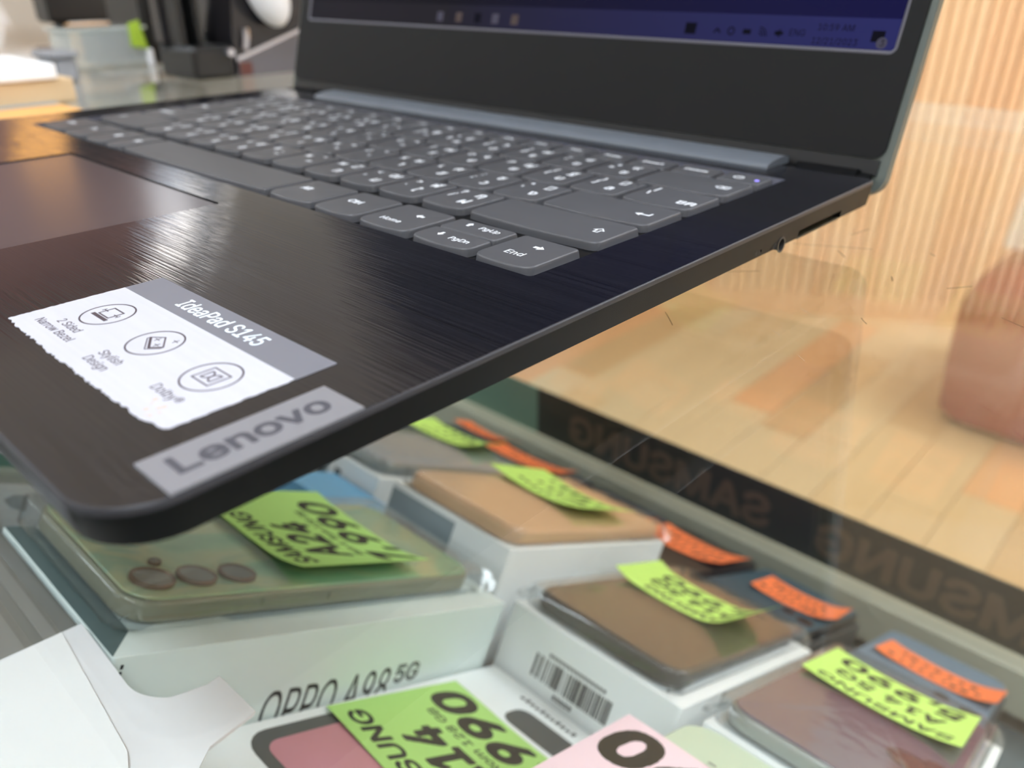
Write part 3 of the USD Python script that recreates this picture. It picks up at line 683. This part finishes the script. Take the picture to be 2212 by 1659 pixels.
bdg = obj("maker_badge", extr(sbox(0.0046, -0.1153, 0.01455, -0.0858), ZS - 0.0001, ZS + 0.00035), "badge_metal", lap, label="grey metal badge reading Lenovo along the right edge")
t = glyphs("Lenovo", 0.0044, bold=3); k_ = 0.0238 / wid(t)
obj("lettering", place(extr(affinity.scale(t, k_, 1, origin=(0, 0)), 0, 0.00006), (0.01125, -0.1130, ZS + 0.00035), (0, 1, 0), (-1, 0, 0), (0, 0, 1)), "badge_letter", bdg)

# ================================================================== GOODS IN THE SHOWCASE
AX = np.array([U, V, N])
def good(name, label, cat, a, b, o, group=None):
    return thing(name, label, cat, S(a, b, o), AX, group)
def slab(a0, a1, b0, b1, o0, o1, r=0.0, ch=0.0):
    """rounded slab lying on the slope, its edges rounded"""
    if r <= 0: return place(bx(a0, a1, b0, b1, o0, o1, ch), P0, U, V, N)
    q = lambda i: rrect(a0 + i, a1 - i, b0 + i, b1 - i, max(r - i, .0005), 6)
    return place(loft([ring3(q(ch), o0), ring3(q(ch * .3), o0 + ch * .3), ring3(q(0), o0 + ch), ring3(q(0), o1 - ch), ring3(q(ch * .3), o1 - ch * .3), ring3(q(ch), o1)]), P0, U, V, N)
def flat(poly, o0, o1): return place(extr(poly, o0, o1), P0, U, V, N)
def readable(shape):            # goods are turned to the customers: text runs towards -a, its top towards -b
    return affinity.scale(shape, -1, -1, origin=(0, 0))

def phone(label, a0, a1, b0, b1, top, th, back, side, cams=(), lens="lens_dark", r=0.011, buttons=False, group=None):
    t = good("phone", label, "phone", (a0 + a1) / 2, (b0 + b1) / 2, top - th, group)
    obj("body", slab(a0, a1, b0, b1, top - th, top - 0.0008, r, 0.0016), side, t, smooth=50)
    obj("back_cover", slab(a0 + .0012, a1 - .0012, b0 + .0012, b1 - .0012, top - 0.0010, top, r - .001, 0.0004), back, t, smooth=50)
    for (a, b, q) in cams:
        c = obj("camera_ring", place(loft([ring3(rrect(-1, 1, -1, 1, .999, 6) * q * f, z) for f, z in ((1.0, 0), (1.0, .0011), (.86, .0013), (.84, .0009))], False, False), S(a, b, top), U, V, N), "lens_bronze" if lens == "lens_dark" else lens, t, smooth=40)
        obj("lens", place(cyl(q * .85, .0009, 20), S(a, b, top), U, V, N), lens, c)
    if buttons:
        for p0_, p1_ in buttons:
            obj("button", slab(a1 - .0002, a1 + .0005, p0_, p1_, top - th * .62, top - th * .3, .0006, .0001), side, t)
    return t

def carton(label, a0, a1, b0, b1, o0, o1, m="card_white", group=None, lip=True):
    t = good("carton", label, "box", (a0 + a1) / 2, (b0 + b1) / 2, o0, group)
    obj("lid", slab(a0, a1, b0, b1, o0 + (o1 - o0) * 0.06, o1, 0.0015, 0.0007), m, t, smooth=40)
    obj("tray", slab(a0 + .0012, a1 - .0012, b0 + .0012, b1 - .0012, o0, o0 + (o1 - o0) * 0.06 - 0.0002), m, t)
    return t

def side_print(t, a, polys, m, name="printing", off=0.0001):
    """flat print on a face of constant a (facing +a): local x = b, y = slope normal"""
    obj(name, place(extr(polys, 0, off), P0 + U * a, V, N, U), m, t)
def front_print(t, b, polys, m, name="printing", off=0.0001):
    """flat print on a face facing up the slope (-b): local x = -a reversed so that text reads from above"""
    obj(name, place(extr(polys, 0, off), P0 + V * b, U, N, -V), m, t)

def sheet(w, h, fn, nx=22, ny=8, th=0.00025):
    xs, ys = np.linspace(0, w, nx), np.linspace(0, h, ny)
    g = np.array([(x, y, fn(x, y)) for y in ys for x in xs]); v = np.vstack([g + [0, 0, th], g]); f = []; m_ = nx * ny
    for j in range(ny - 1):
        for i in range(nx - 1):
            a, b, c, d = j * nx + i, j * nx + i + 1, (j + 1) * nx + i + 1, (j + 1) * nx + i
            f += [(a, b, c), (a, c, d), (m_ + a, m_ + c, m_ + b), (m_ + a, m_ + d, m_ + c)]
    for i in range(nx - 1):
        for a, b in ((i, i + 1), ((ny - 1) * nx + i + 1, (ny - 1) * nx + i)): f += [(m_ + a, m_ + b, b), (m_ + a, b, a)]
    for j in range(ny - 1):
        for a, b in (((j + 1) * nx, j * nx), (j * nx + nx - 1, (j + 1) * nx + nx - 1)): f += [(m_ + a, m_ + b, b), (m_ + a, b, a)]
    return v, np.array(f)

def tag(label, corner, du, w, h, m, lines, curl=0.0, group=None, ripple=0.0, lift=0.0):
    """price note. corner = (a, b, o) of its top left corner as the customers read it; du = angle (deg) of the reading direction away from -a"""
    a, b, o = corner
    t = thing("price_note", label, "price note", S(a, b, o), AX, group)
    c, s_ = math.cos(math.radians(du)), math.sin(math.radians(du))
    X = -U * c - V * s_; Yv = -V * c + U * s_                         # Yv: up the note
    O = S(a, b, o) - Yv * h
    fn = lambda x, y: lift + ripple * (0.5 + 0.5 * math.sin(x / w * 7.0 + 1.0)) + curl * max(0.0, (0.30 - x / w) / 0.30) ** 2 + abs(curl) * 0.3 * max(0.0, (x / w - 0.8) / 0.2) ** 2
    obj("paper", place(sheet(w, h, fn), O, X, Yv, N), m, t, smooth=True)
    shapes = []
    for item in lines:
        if item[0] == "bars":
            _, x, y, n_, hh, ww = item; r_ = random.Random(int(x * 1e5) + n_)
            for k in range(n_): shapes.append(sbox(x + k * ww, y + r_.uniform(0, .3) * hh, x + k * ww + ww * r_.uniform(.3, .75), y + hh * r_.uniform(.6, 1)))
        else:
            txt, x, y, hh, ww, bold = item
            g = glyphs(txt, hh, bold=bold, italic=0.12)
            if ww: g = affinity.scale(g, ww / wid(g), 1, origin=(g.bounds[0], 0))
            shapes.append(at_(g, x - g.bounds[0], y))
    if shapes:
        v, f = extr(unary_union([s.buffer(0) for s in shapes]).intersection(sbox(.0005, .0005, w - .0005, h - .0005)).segmentize(0.004), 0, 0.00008)
        v[:, 2] += np.array([fn(x, y) for x, y in v[:, :2]]) + 0.00026
        obj("lettering", place((v, f), O, X, Yv, N), "ink", t)
    return t

def sleeve(label, a0, a1, b0, b1, o0, o1, group=None):
    t = good("plastic_sleeve", label, "plastic sleeve", (a0 + a1) / 2, (b0 + b1) / 2, o0, group)
    q = lambda i: rrect(a0 + i, a1 - i, b0 + i, b1 - i, .008, 5)
    rings = []
    for i, o in ((.002, o0), (0, o0 + .001), (0, o1 - .0015), (.002, o1)):
        r3 = ring3(q(i), o); r3[:, :2] += nrng.normal(0, .00025, (len(r3), 2)); r3[:, 2] += nrng.normal(0, .0002, len(r3)); rings.append(r3)
    obj("film", place(loft(rings), P0, U, V, N), "clear_film", t, smooth=60)
    seam = []
    for (a, b) in ((a1, b0), (a0, b0), (a1, b1)):
        d = np.array([a - (a0 + a1) / 2, b - (b0 + b1) / 2]); d = d / np.linalg.norm(d)
        p = [np.array([a, b]) + d * k_ * .0025 + np.array([-d[1], d[0]]) * w_ for k_, w_ in ((-1.6, .004), (.3, .0035), (1.3, 0), (.3, -.0035), (-1.6, -.004))]
        zz = [o1 - .001, o1 - .002, (o0 + o1) / 2, o0 + .002, o0 + .001]
        v = np.array([(x, y, z) for (x, y), z in zip(p, zz)] + [(x + .0004, y, z + .0004) for (x, y), z in zip(p, zz)])
        seam.append(VF(m3.Manifold.hull_points(v)))
    obj("corner_fold", place(cat_(seam), P0, U, V, N), "clear_film", t)
    return t

mm = 0.001
# --- left of the row: green marbled phone on the white carton with big printed name
c1 = carton("pale grey-green carton with large printed name, under the green marbled phone", .004, .092, -.011, .170, SHELF, -.0090, "card_green_white")
g = glyphs("OPPO A98", 0.0155); g = affinity.scale(g, 0.060 / wid(g), 1, origin=(0, 0))
side_print(c1, .092, unary_union([at_(g, .047, -.0465), at_(frame(glyphs("5G", 0.0075, bold=3), .0006), .1095, -.0385)]), "print_black")
side_print(c1, .092, unary_union([at_(sbox(0, 0, .0009, .0014), -.0079 + 0.0000, -.0130 - .0022 * k) for k in range(3)] + [sbox(-.0079, -.0200, -.0068, -.0185)]), "print_black", "small_print")
obj("top_shade", flat(Polygon([(.0048, -.0107), (.0914, -.0107), (.0790, -.0005), (.0048, -.0005)]), -.0090, -.00895), "shade_teal_grey", c1)  # shade of laptop and phone on the lid, painted as a dark panel
phone("phone with marbled green and cream back, three lenses in a row", .000, .0785, -.002, .160, .0, .0085, "marble_green", "olive_side", [(.0655, .0105, .0072), (.0655, .026, .0068), (.0655, .0415, .0066), (.0545, .0165, .0022)], buttons=[(.045, .066), (.074, .092)])
sleeve("clear plastic sleeve around the green marbled phone", -.003, .082, -.0065, .166, -.0089, .0024)
tag("green price note reading SAMSUNG A24 7,990 on the green marbled phone", (.0770, .0595, .0027), 0.0, .0790, .0660, "tag_green",
    [("SAMSUNG", .006, .0530, .0085, .052, 3), ("A24", .012, .0315, .0165, .036, 4), ("Ram 6  Rom 128 GB", .013, .0238, .0038, .046, 1), ("7,990", .003, .0040, .0165, .066, 4)], curl=0.004, ripple=0.0006)
# --- brochure carton in front with the printed phone pictures
c2 = carton("flat white carton printed with phone pictures, nearest the front edge of the photo", .0935, .200, -.010, .176, SHELF, -.0400, "card_white")
obj("phone_picture", flat(Polygon(rrect(.0985, .190, .036, .140, .010, 5)), -.04, -.0399), "picture_grey", c2)
obj("phone_picture", flat(Polygon(rrect(.1045, .184, .041, .134, .006, 5)), -.0399, -.0398), "picture_pink", c2)
obj("phone_picture", flat(Polygon([(.120, .041), (.184, .041), (.184, .072), (.142, .066)]), -.0398, -.0397), "picture_coral", c2)
obj("phone_picture", flat(Polygon([(.1045, .110), (.120, .100), (.184, .120), (.184, .134), (.110, .134)]), -.0398, -.0397), "picture_brown", c2)
obj("phone_picture", flat(Polygon(rrect(.124, .196, .1435, .1600, .006, 5)), -.04, -.0399), "picture_grey", c2)
obj("printing", flat(unary_union([sbox(.118 + k * .0028, .1655, .118 + k * .0028 + .0018, .1655 + [.002, .003, .0024][k % 3]) for k in range(11)]), -.04, -.0399), "print_black", c2)
tag("green price note reading SUNG A14 ,990 on the flat white carton", (.1790, .0690, -.0395), -3.0, .0830, .0680, "tag_green",
    [("SAMSUNG", .012, .0550, .0080, .066, 3), ("A14", .022, .0330, .0165, .040, 4), ("Rom 128 GB", .030, .0250, .0040, .040, 1), ("4,990", .006, .0045, .0170, .072, 5)], ripple=0.0008)
# --- grey carton in the left corner and the white die-cut card on it
c3 = carton("grey carton under plastic at the left edge, with the white cut-out card on it", -.115, .0885, -.115, -.0125, SHELF, -.0092, "card_grey")
obj("window_strip", slab(-.110, .086, -.024, -.020, -.0092, -.0090), "pale_card", c3)
obj("window_strip", slab(-.110, .086, -.044, -.030, -.0092, -.0091), "pale_card", c3)
gT = glyphs("T", .0045, bold=1)
tp = good("die_cut_card", "white card with a curved notch, lower left corner", "card", .10, -.03, -.0089)
outl = Polygon([(.0745, -.0128), (.1075, -.0140)] + [(.1075 + .008 * math.sin(t_) + 0.0, -.0140 + .0085 * (1 - math.cos(t_))) for t_ in np.linspace(.3, 1.5, 6)] + [(.1155 - .0005, -.0030), (.1130, .0060), (.1100, .0115), (.1285, .0120), (.1375, -.0070), (.1600, -.030), (.200, -.040), (.200, -.100), (.118, -.100), (.092, -.046)])
obj("backing", flat(outl.buffer(.0015).buffer(-.0015), -.0089, -.0076), "white_plastic", tp)
obj("leaf", flat(Polygon([(.0795, -.0205), (.1330, -.0260), (.1500, -.0330), (.200, -.047), (.200, -.099), (.120, -.099), (.0965, -.050)]), -.0075, -.0067), "paper_white", tp, label="brighter paper leaf on the card")
# --- brown phone on barcode carton
c4 = carton("white carton with a barcode on its side, under the brown phone", .0905, .1815, .1785, .352, SHELF, -.0092, "card_white")
bars = []; xx = .1115; rb = random.Random(5)
while xx < .1540:
    w_ = rb.choice([.0005, .0008, .0013, .0018]); bars.append(sbox(xx, -.0345, xx + w_, -.0240)); xx += w_ + rb.choice([.0005, .0008, .0014])
bars += [sbox(.118 + k * .0021, -.0225, .118 + k * .0021 + .0014, -.0210) for k in range(15)] + [sbox(.126 + k * .0022, -.0385, .126 + k * .0022 + .0015, -.0365) for k in range(5)] + [sbox(.115 + k * .0022, -.0440, .115 + k * .0022 + .0014, -.0420) for k in range(19)]
front_print(c4, .1785, unary_union(bars), "print_black", "barcode")
phone("phone with a glossy brown back on the barcode carton", .0955, .1725, .1840, .3440, .0, .0085, "brown_phone", "black_side")
sleeve("clear plastic sleeve around the brown phone", .0925, .1765, .1805, .3495, -.0090, .0020)
tag("lime price note with a curled corner on the brown phone", (.1680, .2560, .0022), 1.0, .0720, .0560, "tag_lime",
    [("SAMSUNG", .006, .0430, .0075, .050, 2), ("A14 5G", .010, .0245, .0120, .050, 3), ("5,990", .006, .0060, .0140, .055, 3)], curl=0.012, ripple=0.0012)
# --- tan phone on the big carton
c5 = carton("tall white carton under the tan phone, its bright end towards the right", -.010, .0770, .182, .349, SHELF, .0098, "card_white")
front_print(c5, .182, sbox(-.0085, -.030, .040, .007), "card_blue_grey", "side_panel")
front_print(c5, .182, unary_union([sbox(.020 + k * .0024, -.0225 - .0002 * k, .020 + k * .0024 + .0014, -.0150 - .0002 * k) for k in range(6)] + [sbox(.048 + k * .0026, -.026, .048 + k * .0026 + .0015, -.0165) for k in range(9)] + [sbox(.026 + k * .0022, -.012, .026 + k * .0022 + .0014, -.010) for k in range(12)]), "print_black", "barcode")
phone("phone with a tan back on the tall white carton", -.0060, .0740, .1850, .3460, .0185, .0085, "tan_phone", "tan_phone")
sleeve("clear plastic sleeve around the tan phone", -.0085, .0765, .1825, .3490, .0100, .0205)
tag("pale lime price note hanging over the tan phone's far side", (.0640, .2560, .0208), -4.0, .0760, .0560, "tag_lime",
    [("bars", .008, .0400, 9, .007, .0062), ("bars", .008, .0230, 6, .011, .0090), ("bars", .006, .0060, 6, .012, .0100)], curl=0.004, ripple=0.0016)
# --- lilac phone, right
c6 = carton("white carton under the lilac phone, right of the mint phone", .190, .2790, .180, .360, SHELF, -.0092, "card_white")
phone("phone with a dusky lilac back and dark red lenses, right", .1935, .2715, .1865, .3480, .0, .0085, "lilac_phone", "silver_side", [(.2615, .2150, .0100), (.2540, .2350, .0085), (.2640, .2440, .0060)], lens="lens_red")
sleeve("clear plastic sleeve around the lilac phone", .1905, .2755, .1825, .3560, -.0090, .0022)
tag("lime price note reading SAMSUNG 5,990 on the lilac phone", (.2670, .2690, .0024), 0.0, .0700, .0630, "tag_lime",
    [("SAMSUNG", .004, .0510, .0080, .060, 2), ("A14 5G", .010, .0300, .0120, .050, 3), ("5,990", .005, .0060, .0160, .058, 4)], curl=0.003, ripple=0.0010)
# --- mint phone with the pink note
c7 = carton("white carton under the mint phone, by the lower edge of the photo", .2040, .300, .012, .1760, SHELF, -.0158, "card_white")
phone("phone with a pale mint back under the pink note", .1890, .2660, .014, .1740, -.0070, .0085, "mint_phone", "mint_phone", r=.014)
obj("printing", flat(unary_union([sbox(.2070 + i * .0045, .135 + j * .0035, .2070 + i * .0045 + .0030, .135 + j * .0035 + .0012) for i in range(3) for j in range(4)]), -.0070, -.00695), "card_grey", "/World/" + sorted([p for p in INV if "/phone" in p])[-1].split("/")[-1])
tag("pink price note with a large black 0 on the mint phone", (.2720, .0760, -.0064), 4.0, .0900, .0690, "tag_pink",
    [("3,990", .010, .0080, .0270, .077, 6)], ripple=0.0008)
# --- grey-lilac phone on the far left carton
c8 = carton("white printed carton at the far left, under the grey-lilac phone", -.152, -.064, .226, .400, SHELF, -.0092, "card_white")
front_print(c8, .226, unary_union([sbox(-.150, -.045, -.112, -.0115)]), "card_blue_grey", "side_panel")
front_print(c8, .226, unary_union([Point(-.1175, -.026).buffer(.0050, 10), sbox(-.105, -.035, -.099, -.018), sbox(-.094, -.030, -.086, -.022)]), "print_grey", "printing")
phone("phone with a pale grey-lilac back, far left of the row", -.1480, -.0700, .2320, .3960, .0, .0085, "grey_lilac_phone", "silver_side")
sleeve("clear plastic sleeve around the grey-lilac phone", -.1510, -.0665, .2285, .3990, -.0090, .0018)
tag("bright lime price note on the grey-lilac phone", (-.0960, .3560, .0022), 16.0, .0740, .0560, "tag_lime",
    [("bars", .008, .0400, 9, .007, .0062), ("bars", .008, .0220, 6, .011, .0090), ("bars", .006, .0060, 6, .012, .0095)], curl=0.008, ripple=0.0015)
# --- the front row on dark cartons with orange notes
ORANGE = "dark cartons under the front row of phones"
fr = [(-.242, "navy_phone", "dark phone under the leftmost orange note", ()), (-.159, "navy_phone", "dark phone under the second orange note from the left", ()), (-.076, "navy_phone", "dark phone behind the tan phone, under an orange note", ()),
      (.007, "dark_phone", "brown-black phone under the middle orange note", ()), (.0900, "teal_phone", "dark teal phone beside the brown one, with two lenses", ((.1570, .4180, .0055), (.1440, .4230, .0046))), (.1900, "blue_phone", "blue-grey phone at the right end of the front row", ((.2590, .4030, .0058), (.2430, .4080, .0044)))]
for k, (a, m_, lb, cams) in enumerate(fr):
    carton(["slim dark carton below the leftmost front phone", "slim dark carton second in the front row", "slim dark carton behind the tall tan-phone carton", "slim dark carton below the brown-black phone", "slim dark carton below the dark teal phone", "slim dark carton below the blue-grey phone"][k],
           a - .001, a + .079, .368 if k != 5 else .372, .531, SHELF, -.0205, "card_dark")
    phone(lb, a, a + .077, .369 if k != 5 else .373, .529, -.0118, .0085, m_, "black_side" if k < 5 else m_, cams)
od = [((-.180, .500), 3, .072, .030), ((-.092, .472), 12, .083, .046), ((.012, .452), 6, .080, .030), ((.086, .436), 2, .074, .066), ((.1700, .440), 4, .060, .058), ((.2680, .430), -2, .070, .045)]
ol = ["orange price note at the far end of the front row", "long orange price note beyond the bright lime note", "orange price note half hidden by the tan phone", "orange price note on the brown-black phone", "orange price note on the dark teal phone", "bright orange price note on the blue-grey phone"]
for k, ((a, b), du, w_, h_) in enumerate(od):
    tag(ol[k], (a, b, -.0115), du, w_, h_, "tag_orange", [("bars", .010, h_ * .62, 9, h_ * .2, w_ * .09), ("bars", .014, h_ * .25, 7, h_ * .2, w_ * .1)], curl=0.005, ripple=0.0012)
# --- small goods at the left under the laptop's front corner
t = good("carton", "teal carton seen past the laptop's front corner at the left edge", "box", -.13, .03, SHELF)
obj("lid", slab(-.175, -.100, -.010, .120, SHELF + .002, -.030, .0015, .0007), "teal", t)
obj("tray", slab(-.174, -.101, -.009, .119, SHELF, SHELF + .0018), "teal", t)
obj("side_band", slab(-.150, -.128, -.009, .119, -.030, -.0298), "card_blue_grey", t)
t = good("plastic_sleeve", "crumpled clear sleeve beside the teal carton at the left edge", "plastic sleeve", -.06, .01, SHELF)
obj("film", slab(-.094, .002, -.009, .090, SHELF + .0005, -.024, .006, .002), "clear_film", t, smooth=50)
obj("contents", slab(-.088, .000, -.0085, .084, SHELF + .0016, -.030, .004, .001), "card_blue_grey", t)
obj("printing", flat(at_(affinity.rotate(gT, 90, origin=(0, 0)), -.006, -.006), -.030, -.0299), "print_black", t)
t = good("carton", "light blue carton behind the green marbled phone", "box", -.05, .2, SHELF)
obj("lid", slab(-.100, -.016, .177, .2220, SHELF + .002, -.020, .0015, .0007), "sky_blue", t)
obj("tray", slab(-.099, -.017, .178, .2210, SHELF, SHELF + .0018), "sky_blue", t)

# ================================================================== BEYOND THE COUNTER, RIGHT
st = thing("stool", "maroon rounded stool on the floor beyond the glass at the right", "stool", (-.02, 2.1, FZ))
def sq(w, d, r, z, cx, cy): return ring3(rrect(cx - w / 2, cx + w / 2, cy - d / 2, cy + d / 2, r, 6), z)
cx, cy = -.075, 2.12
obj("seat_body", loft([sq(.46, .46, .07, FZ + .012, cx, cy), sq(.50, .50, .09, FZ + .03, cx, cy), sq(.515, .515, .09, FZ + .16, cx, cy), sq(.52, .52, .09, FZ + .31, cx, cy), sq(.49, .49, .10, FZ + .355, cx, cy), sq(.40, .40, .10, FZ + .40, cx, cy), sq(.30, .30, .09, FZ + .425, cx, cy), sq(.12, .12, .05, FZ + .432, cx, cy)]), "maroon", st, smooth=60)
for dx in (-.19, .19):
    for dy in (-.19, .19): obj("foot", place(cyl(.02, .012, 12), (cx + dx, cy + dy, FZ), (1, 0, 0), (0, 1, 0), (0, 0, 1)), "black_plastic", st)
bag = thing("paper_bag", "crumpled white bag on top of the maroon stool", "bag", (-.11, 2.12, FZ + .40))
bz = FZ + .425
rings = [ring3(rrect(-.09, .09, -.05, .05, .02, 4) * k_ + [cx - .13, cy - .06], bz + z) for k_, z in ((.9, .008), (1.0, .03), (.95, .12), (.85, .19), (.7, .23))]
for r_ in rings: r_[:, :2] += nrng.normal(0, .006, (len(r_), 2))
obj("sack", loft(rings), "white_plastic", bag, smooth=50)
obj("handle", VF(trimesh.util.concatenate([trimesh.creation.cylinder(.006, segment=[[cx - .13 + .06 * math.cos(t_), cy - .06, bz + .22 + .07 * math.sin(t_)], [cx - .13 + .06 * math.cos(t_ + .35), cy - .06, bz + .22 + .07 * math.sin(t_ + .35)]], sections=8) for t_ in np.arange(0, 2.8, .35)])), "white_plastic", bag)

# ================================================================== THINGS ON THE COUNTER, UPPER LEFT
def T(name, label, cat, x, y, z=GZ): return thing(name, label, cat, (x, y, z))
t = T("speaker_box", "tall black ribbed box standing on the counter, upper left", "speaker", -.73, .245)
obj("housing", bx(-.775, -.700, .214, .268, GZ, .110, .003), "black_plastic", t)
for k in range(18): obj("grille_rib", bx(-.6998, -.6975, .236, .266, GZ + .012 + k * .0062, GZ + .0155 + k * .0062), "black_ribbed", t)
t = T("device_stand", "black device stand with two slots and a chrome knob, upper left", "stand", -.56, .20)
obj("base", bx(-.60, -.542, .178, .214, GZ, .004, .003), "black_plastic", t)
for y in (.180, .194): obj("post", bx(-.580, -.560, y, y + .005, .004, .060, .001), "black_plastic", t)
obj("back_plate", bx(-.598, -.584, .176, .212, .004, .085, .002), "dark_gloss", t)
obj("knob", place(cyl(.0035, .006, 16, .003), (-.5425, .2085, -.001), (0, 1, 0), (0, 0, 1), (1, 0, 0)), "chrome", t, label="small chrome knob")
t = T("display_laptop", "glossy dark laptop half open behind the black stand, upper left", "laptop", -.58, .25)
q = np.array([(.2165, GZ), (.318, GZ), (.318, .0235), (.2165, -.0075)])
obj("base", m3.Manifold.hull_points(np.array([(x, y, z) for x in (-.62, -.5425) for y, z in q])), "grey_gloss", t)
q2 = np.array([(.2155, -.0065), (.319, .0255), (.319, .075), (.2250, .075), (.2155, .010)])
obj("lid", m3.Manifold.hull_points(np.array([(x, y, z) for x in (-.62, -.5445) for y, z in q2])), "dark_gloss", t)
obj("trim", m3.Manifold.hull_points(np.array([(x, y, z) for x in (-.5436, -.5418) for y, z in ((.2155, -.0085), (.2155, -.0055), (.3195, .0260), (.3195, .0235))])), "chrome", t, label="thin bright strip between base and lid")
obj("red_label", bx(-.5424, -.5420, .2175, .2285, -.0195, -.0095), "lens_red", t)
obj("hook", VF(trimesh.util.concatenate([trimesh.creation.cylinder(.0026, segment=[[-.541, .2235 + .003 * math.sin(k * .5), .000 + .004 * k], [-.541, .2235 + .003 * math.sin((k + 1) * .5), .004 + .004 * k]], sections=8) for k in range(4)])), "chrome", t)
t = T("mouse", "white computer mouse lying on the dark laptop, top edge", "mouse", -.58, .246, .075)
# rounded white body hanging in front of the lid
a_ = trimesh.creation.icosphere(3, 1.0); v_ = a_.vertices * [.012, .019, .030] + [-.5320, .244, .046]
v_[:, 1] += (v_[:, 2] - .046) * -0.25
obj("shell", (v_, a_.faces), "white_plastic", t, smooth=True)
obj("wheel", place(cyl(.003, .003, 12), (-.5215, .243, .055), (0, 0, 1), (0, 1, 0), (1, 0, 0)), "pale_grey", t)
t = T("acrylic_case", "clear acrylic case with a grey insert and a lime note on it", "case", -.70, .175)
obj("shell", bx(-.735, -.690, .142, .210, GZ, .0105, .003), "acrylic", t)
obj("insert", bx(-.730, -.696, .168, .196, GZ + .003, .0085), "grey_box", t)
obj("lid", bx(-.737, -.688, .140, .212, .0107, .0135, .001), "acrylic", t)
t = T("folded_note", "lime green folded note standing at the acrylic case's end", "note", -.69, .20)
obj("leaf", m3.Manifold.hull_points(np.array([(-.6870, .1940, -.003), (-.6870, .2080, -.006), (-.6880, .1950, .016), (-.6880, .2050, .0185), (-.6864, .1940, -.003), (-.6864, .2080, -.006), (-.6874, .1950, .016), (-.6874, .2050, .0185)])), "lime_note", t)
obj("leaf", m3.Manifold.hull_points(np.array([(-.6870, .2080, -.006), (-.7000, .2150, -.008), (-.6880, .2050, .0185), (-.6990, .2090, .017), (-.6866, .2084, -.006), (-.6996, .2154, -.008), (-.6876, .2054, .0185)])), "lime_note", t)
obj("clip", bx(-.690, -.683, .207, .212, GZ, -.006, .001), "white_plastic", t)
t = T("grey_block", "small grey box between the white-topped carton and the acrylic case", "box", -.62, .09)
obj("body", bx(-.645, -.61, .098, .116, GZ, -.003, .002), "grey_box", t); obj("lid", bx(-.647, -.608, .096, .118, -.0028, .0020, .001), "grey_box", t)
t = T("cardboard_carton", "small cardboard carton with a white lid at the left edge", "box", -.53, .04)
obj("body", bx(-.58, -.500, .012, .070, GZ, -.0055, .001), "cardboard", t); obj("lid", bx(-.583, -.497, .009, .060, -.0053, .0040, .001), "paper_white", t)
t = T("orange_board", "thin orange card lying flat on the glass left of the laptop", "card", -.45, .02)
obj("sheet", bx(-.500, -.425, -.030, .055, GZ, GZ + .0006), "orange_board", t)
obj("edge_strip", bx(-.500, -.490, -.030, .055, GZ + .0007, GZ + .0014), "card_blue_grey", t)
t = T("monitor", "black monitor on a thin neck at the top left", "monitor", -.92, .25)
obj("panel", bx(-.94, -.90, .205, .285, .0085, .16, .003), "black_plastic", t); obj("neck", bx(-.915, -.905, .213, .224, GZ, .0085), "black_plastic", t); obj("base", bx(-.95, -.88, .20, .245, GZ, GZ + .003, .001), "black_plastic", t)
t = T("grey_post", "plain grey upright between the monitor and the black ribbed box", "post", -.9, .3)
obj("column", bx(-.96, -.90, .282, .315, GZ, .16, .002), "pale_grey", t); obj("cap", bx(-.962, -.898, .280, .317, .1602, .164), "pale_grey", t)
t = T("orange_carton", "long tan carton lying behind the acrylic case", "box", -.83, .24)
obj("body", bx(-.86, -.815, .205, .292, GZ, .0075, .001), "orange_board", t); obj("flap", bx(-.861, -.814, .204, .293, .0077, .0088), "orange_board", t)
# white plastic chair far left
t = thing("plastic_chair", "white plastic chair beyond the counter's end, top left corner", "chair", (-2.25, .70, FZ))
ch = (-2.25, .70)
obj("seat", bx(ch[0] - .22, ch[0] + .22, ch[1] - .22, ch[1] + .22, FZ + .43, FZ + .46, .008), "white_plastic", t)
for dx in (-.19, .19):
    for dy in (-.19, .19): obj("leg", bx(ch[0] + dx - .02, ch[0] + dx + .02, ch[1] + dy - .02, ch[1] + dy + .02, FZ, FZ + .43, .004), "white_plastic", t)
for k in range(4): obj("back_slat", place(bx(-.012, .012, -.026, .026, 0, .56, .006), (ch[0] + .205, ch[1] - .17 + k * .115, FZ + .46), (1, 0, 0), (0, 1, 0), (0, .32 * (-1) ** k, 1)), "white_plastic", t)
obj("back_rail", bx(ch[0] + .185, ch[0] + .225, ch[1] - .24, ch[1] + .24, FZ + 1.02, FZ + 1.09, .01), "white_plastic", t)
# brown wall cupboard at the left: the palm rest mirrors it
t = thing("wall_cupboard", "brown wood wall cupboard high on the left wall, outside the photo", "cupboard", (ROOM_X0 + .2, 1.3, .40))
obj("carcass", bx(ROOM_X0 + .003, ROOM_X0 + .32, .35, 1.93, .40, 1.66), "wood_cabinet", t)
for k in range(3):
    d = obj("door", bx(ROOM_X0 + .321, ROOM_X0 + .34, .36 + k * .525, .875 + k * .525, .41, 1.65, .003), "wood_cabinet", t)
    obj("handle", bx(ROOM_X0 + .341, ROOM_X0 + .36, .84 + k * .525, .855 + k * .525, .45, .57), "chrome", d)
# an added, unseen orange sign on the cupboard: its light streaks the far end of the palm rest
t = thing("lit_sign", "unseen added orange sign on the wall cupboard, mirrored left of the touchpad", "emitter", (ROOM_X0 + .35, 1.45, .78))
obj("case", bx(ROOM_X0 + .3405, ROOM_X0 + .36, 1.24, 1.62, .64, .84, .004), "black_plastic", t)
obj("face", bx(ROOM_X0 + .3605, ROOM_X0 + .364, 1.26, 1.60, .66, .82), "emitter_orange", t)
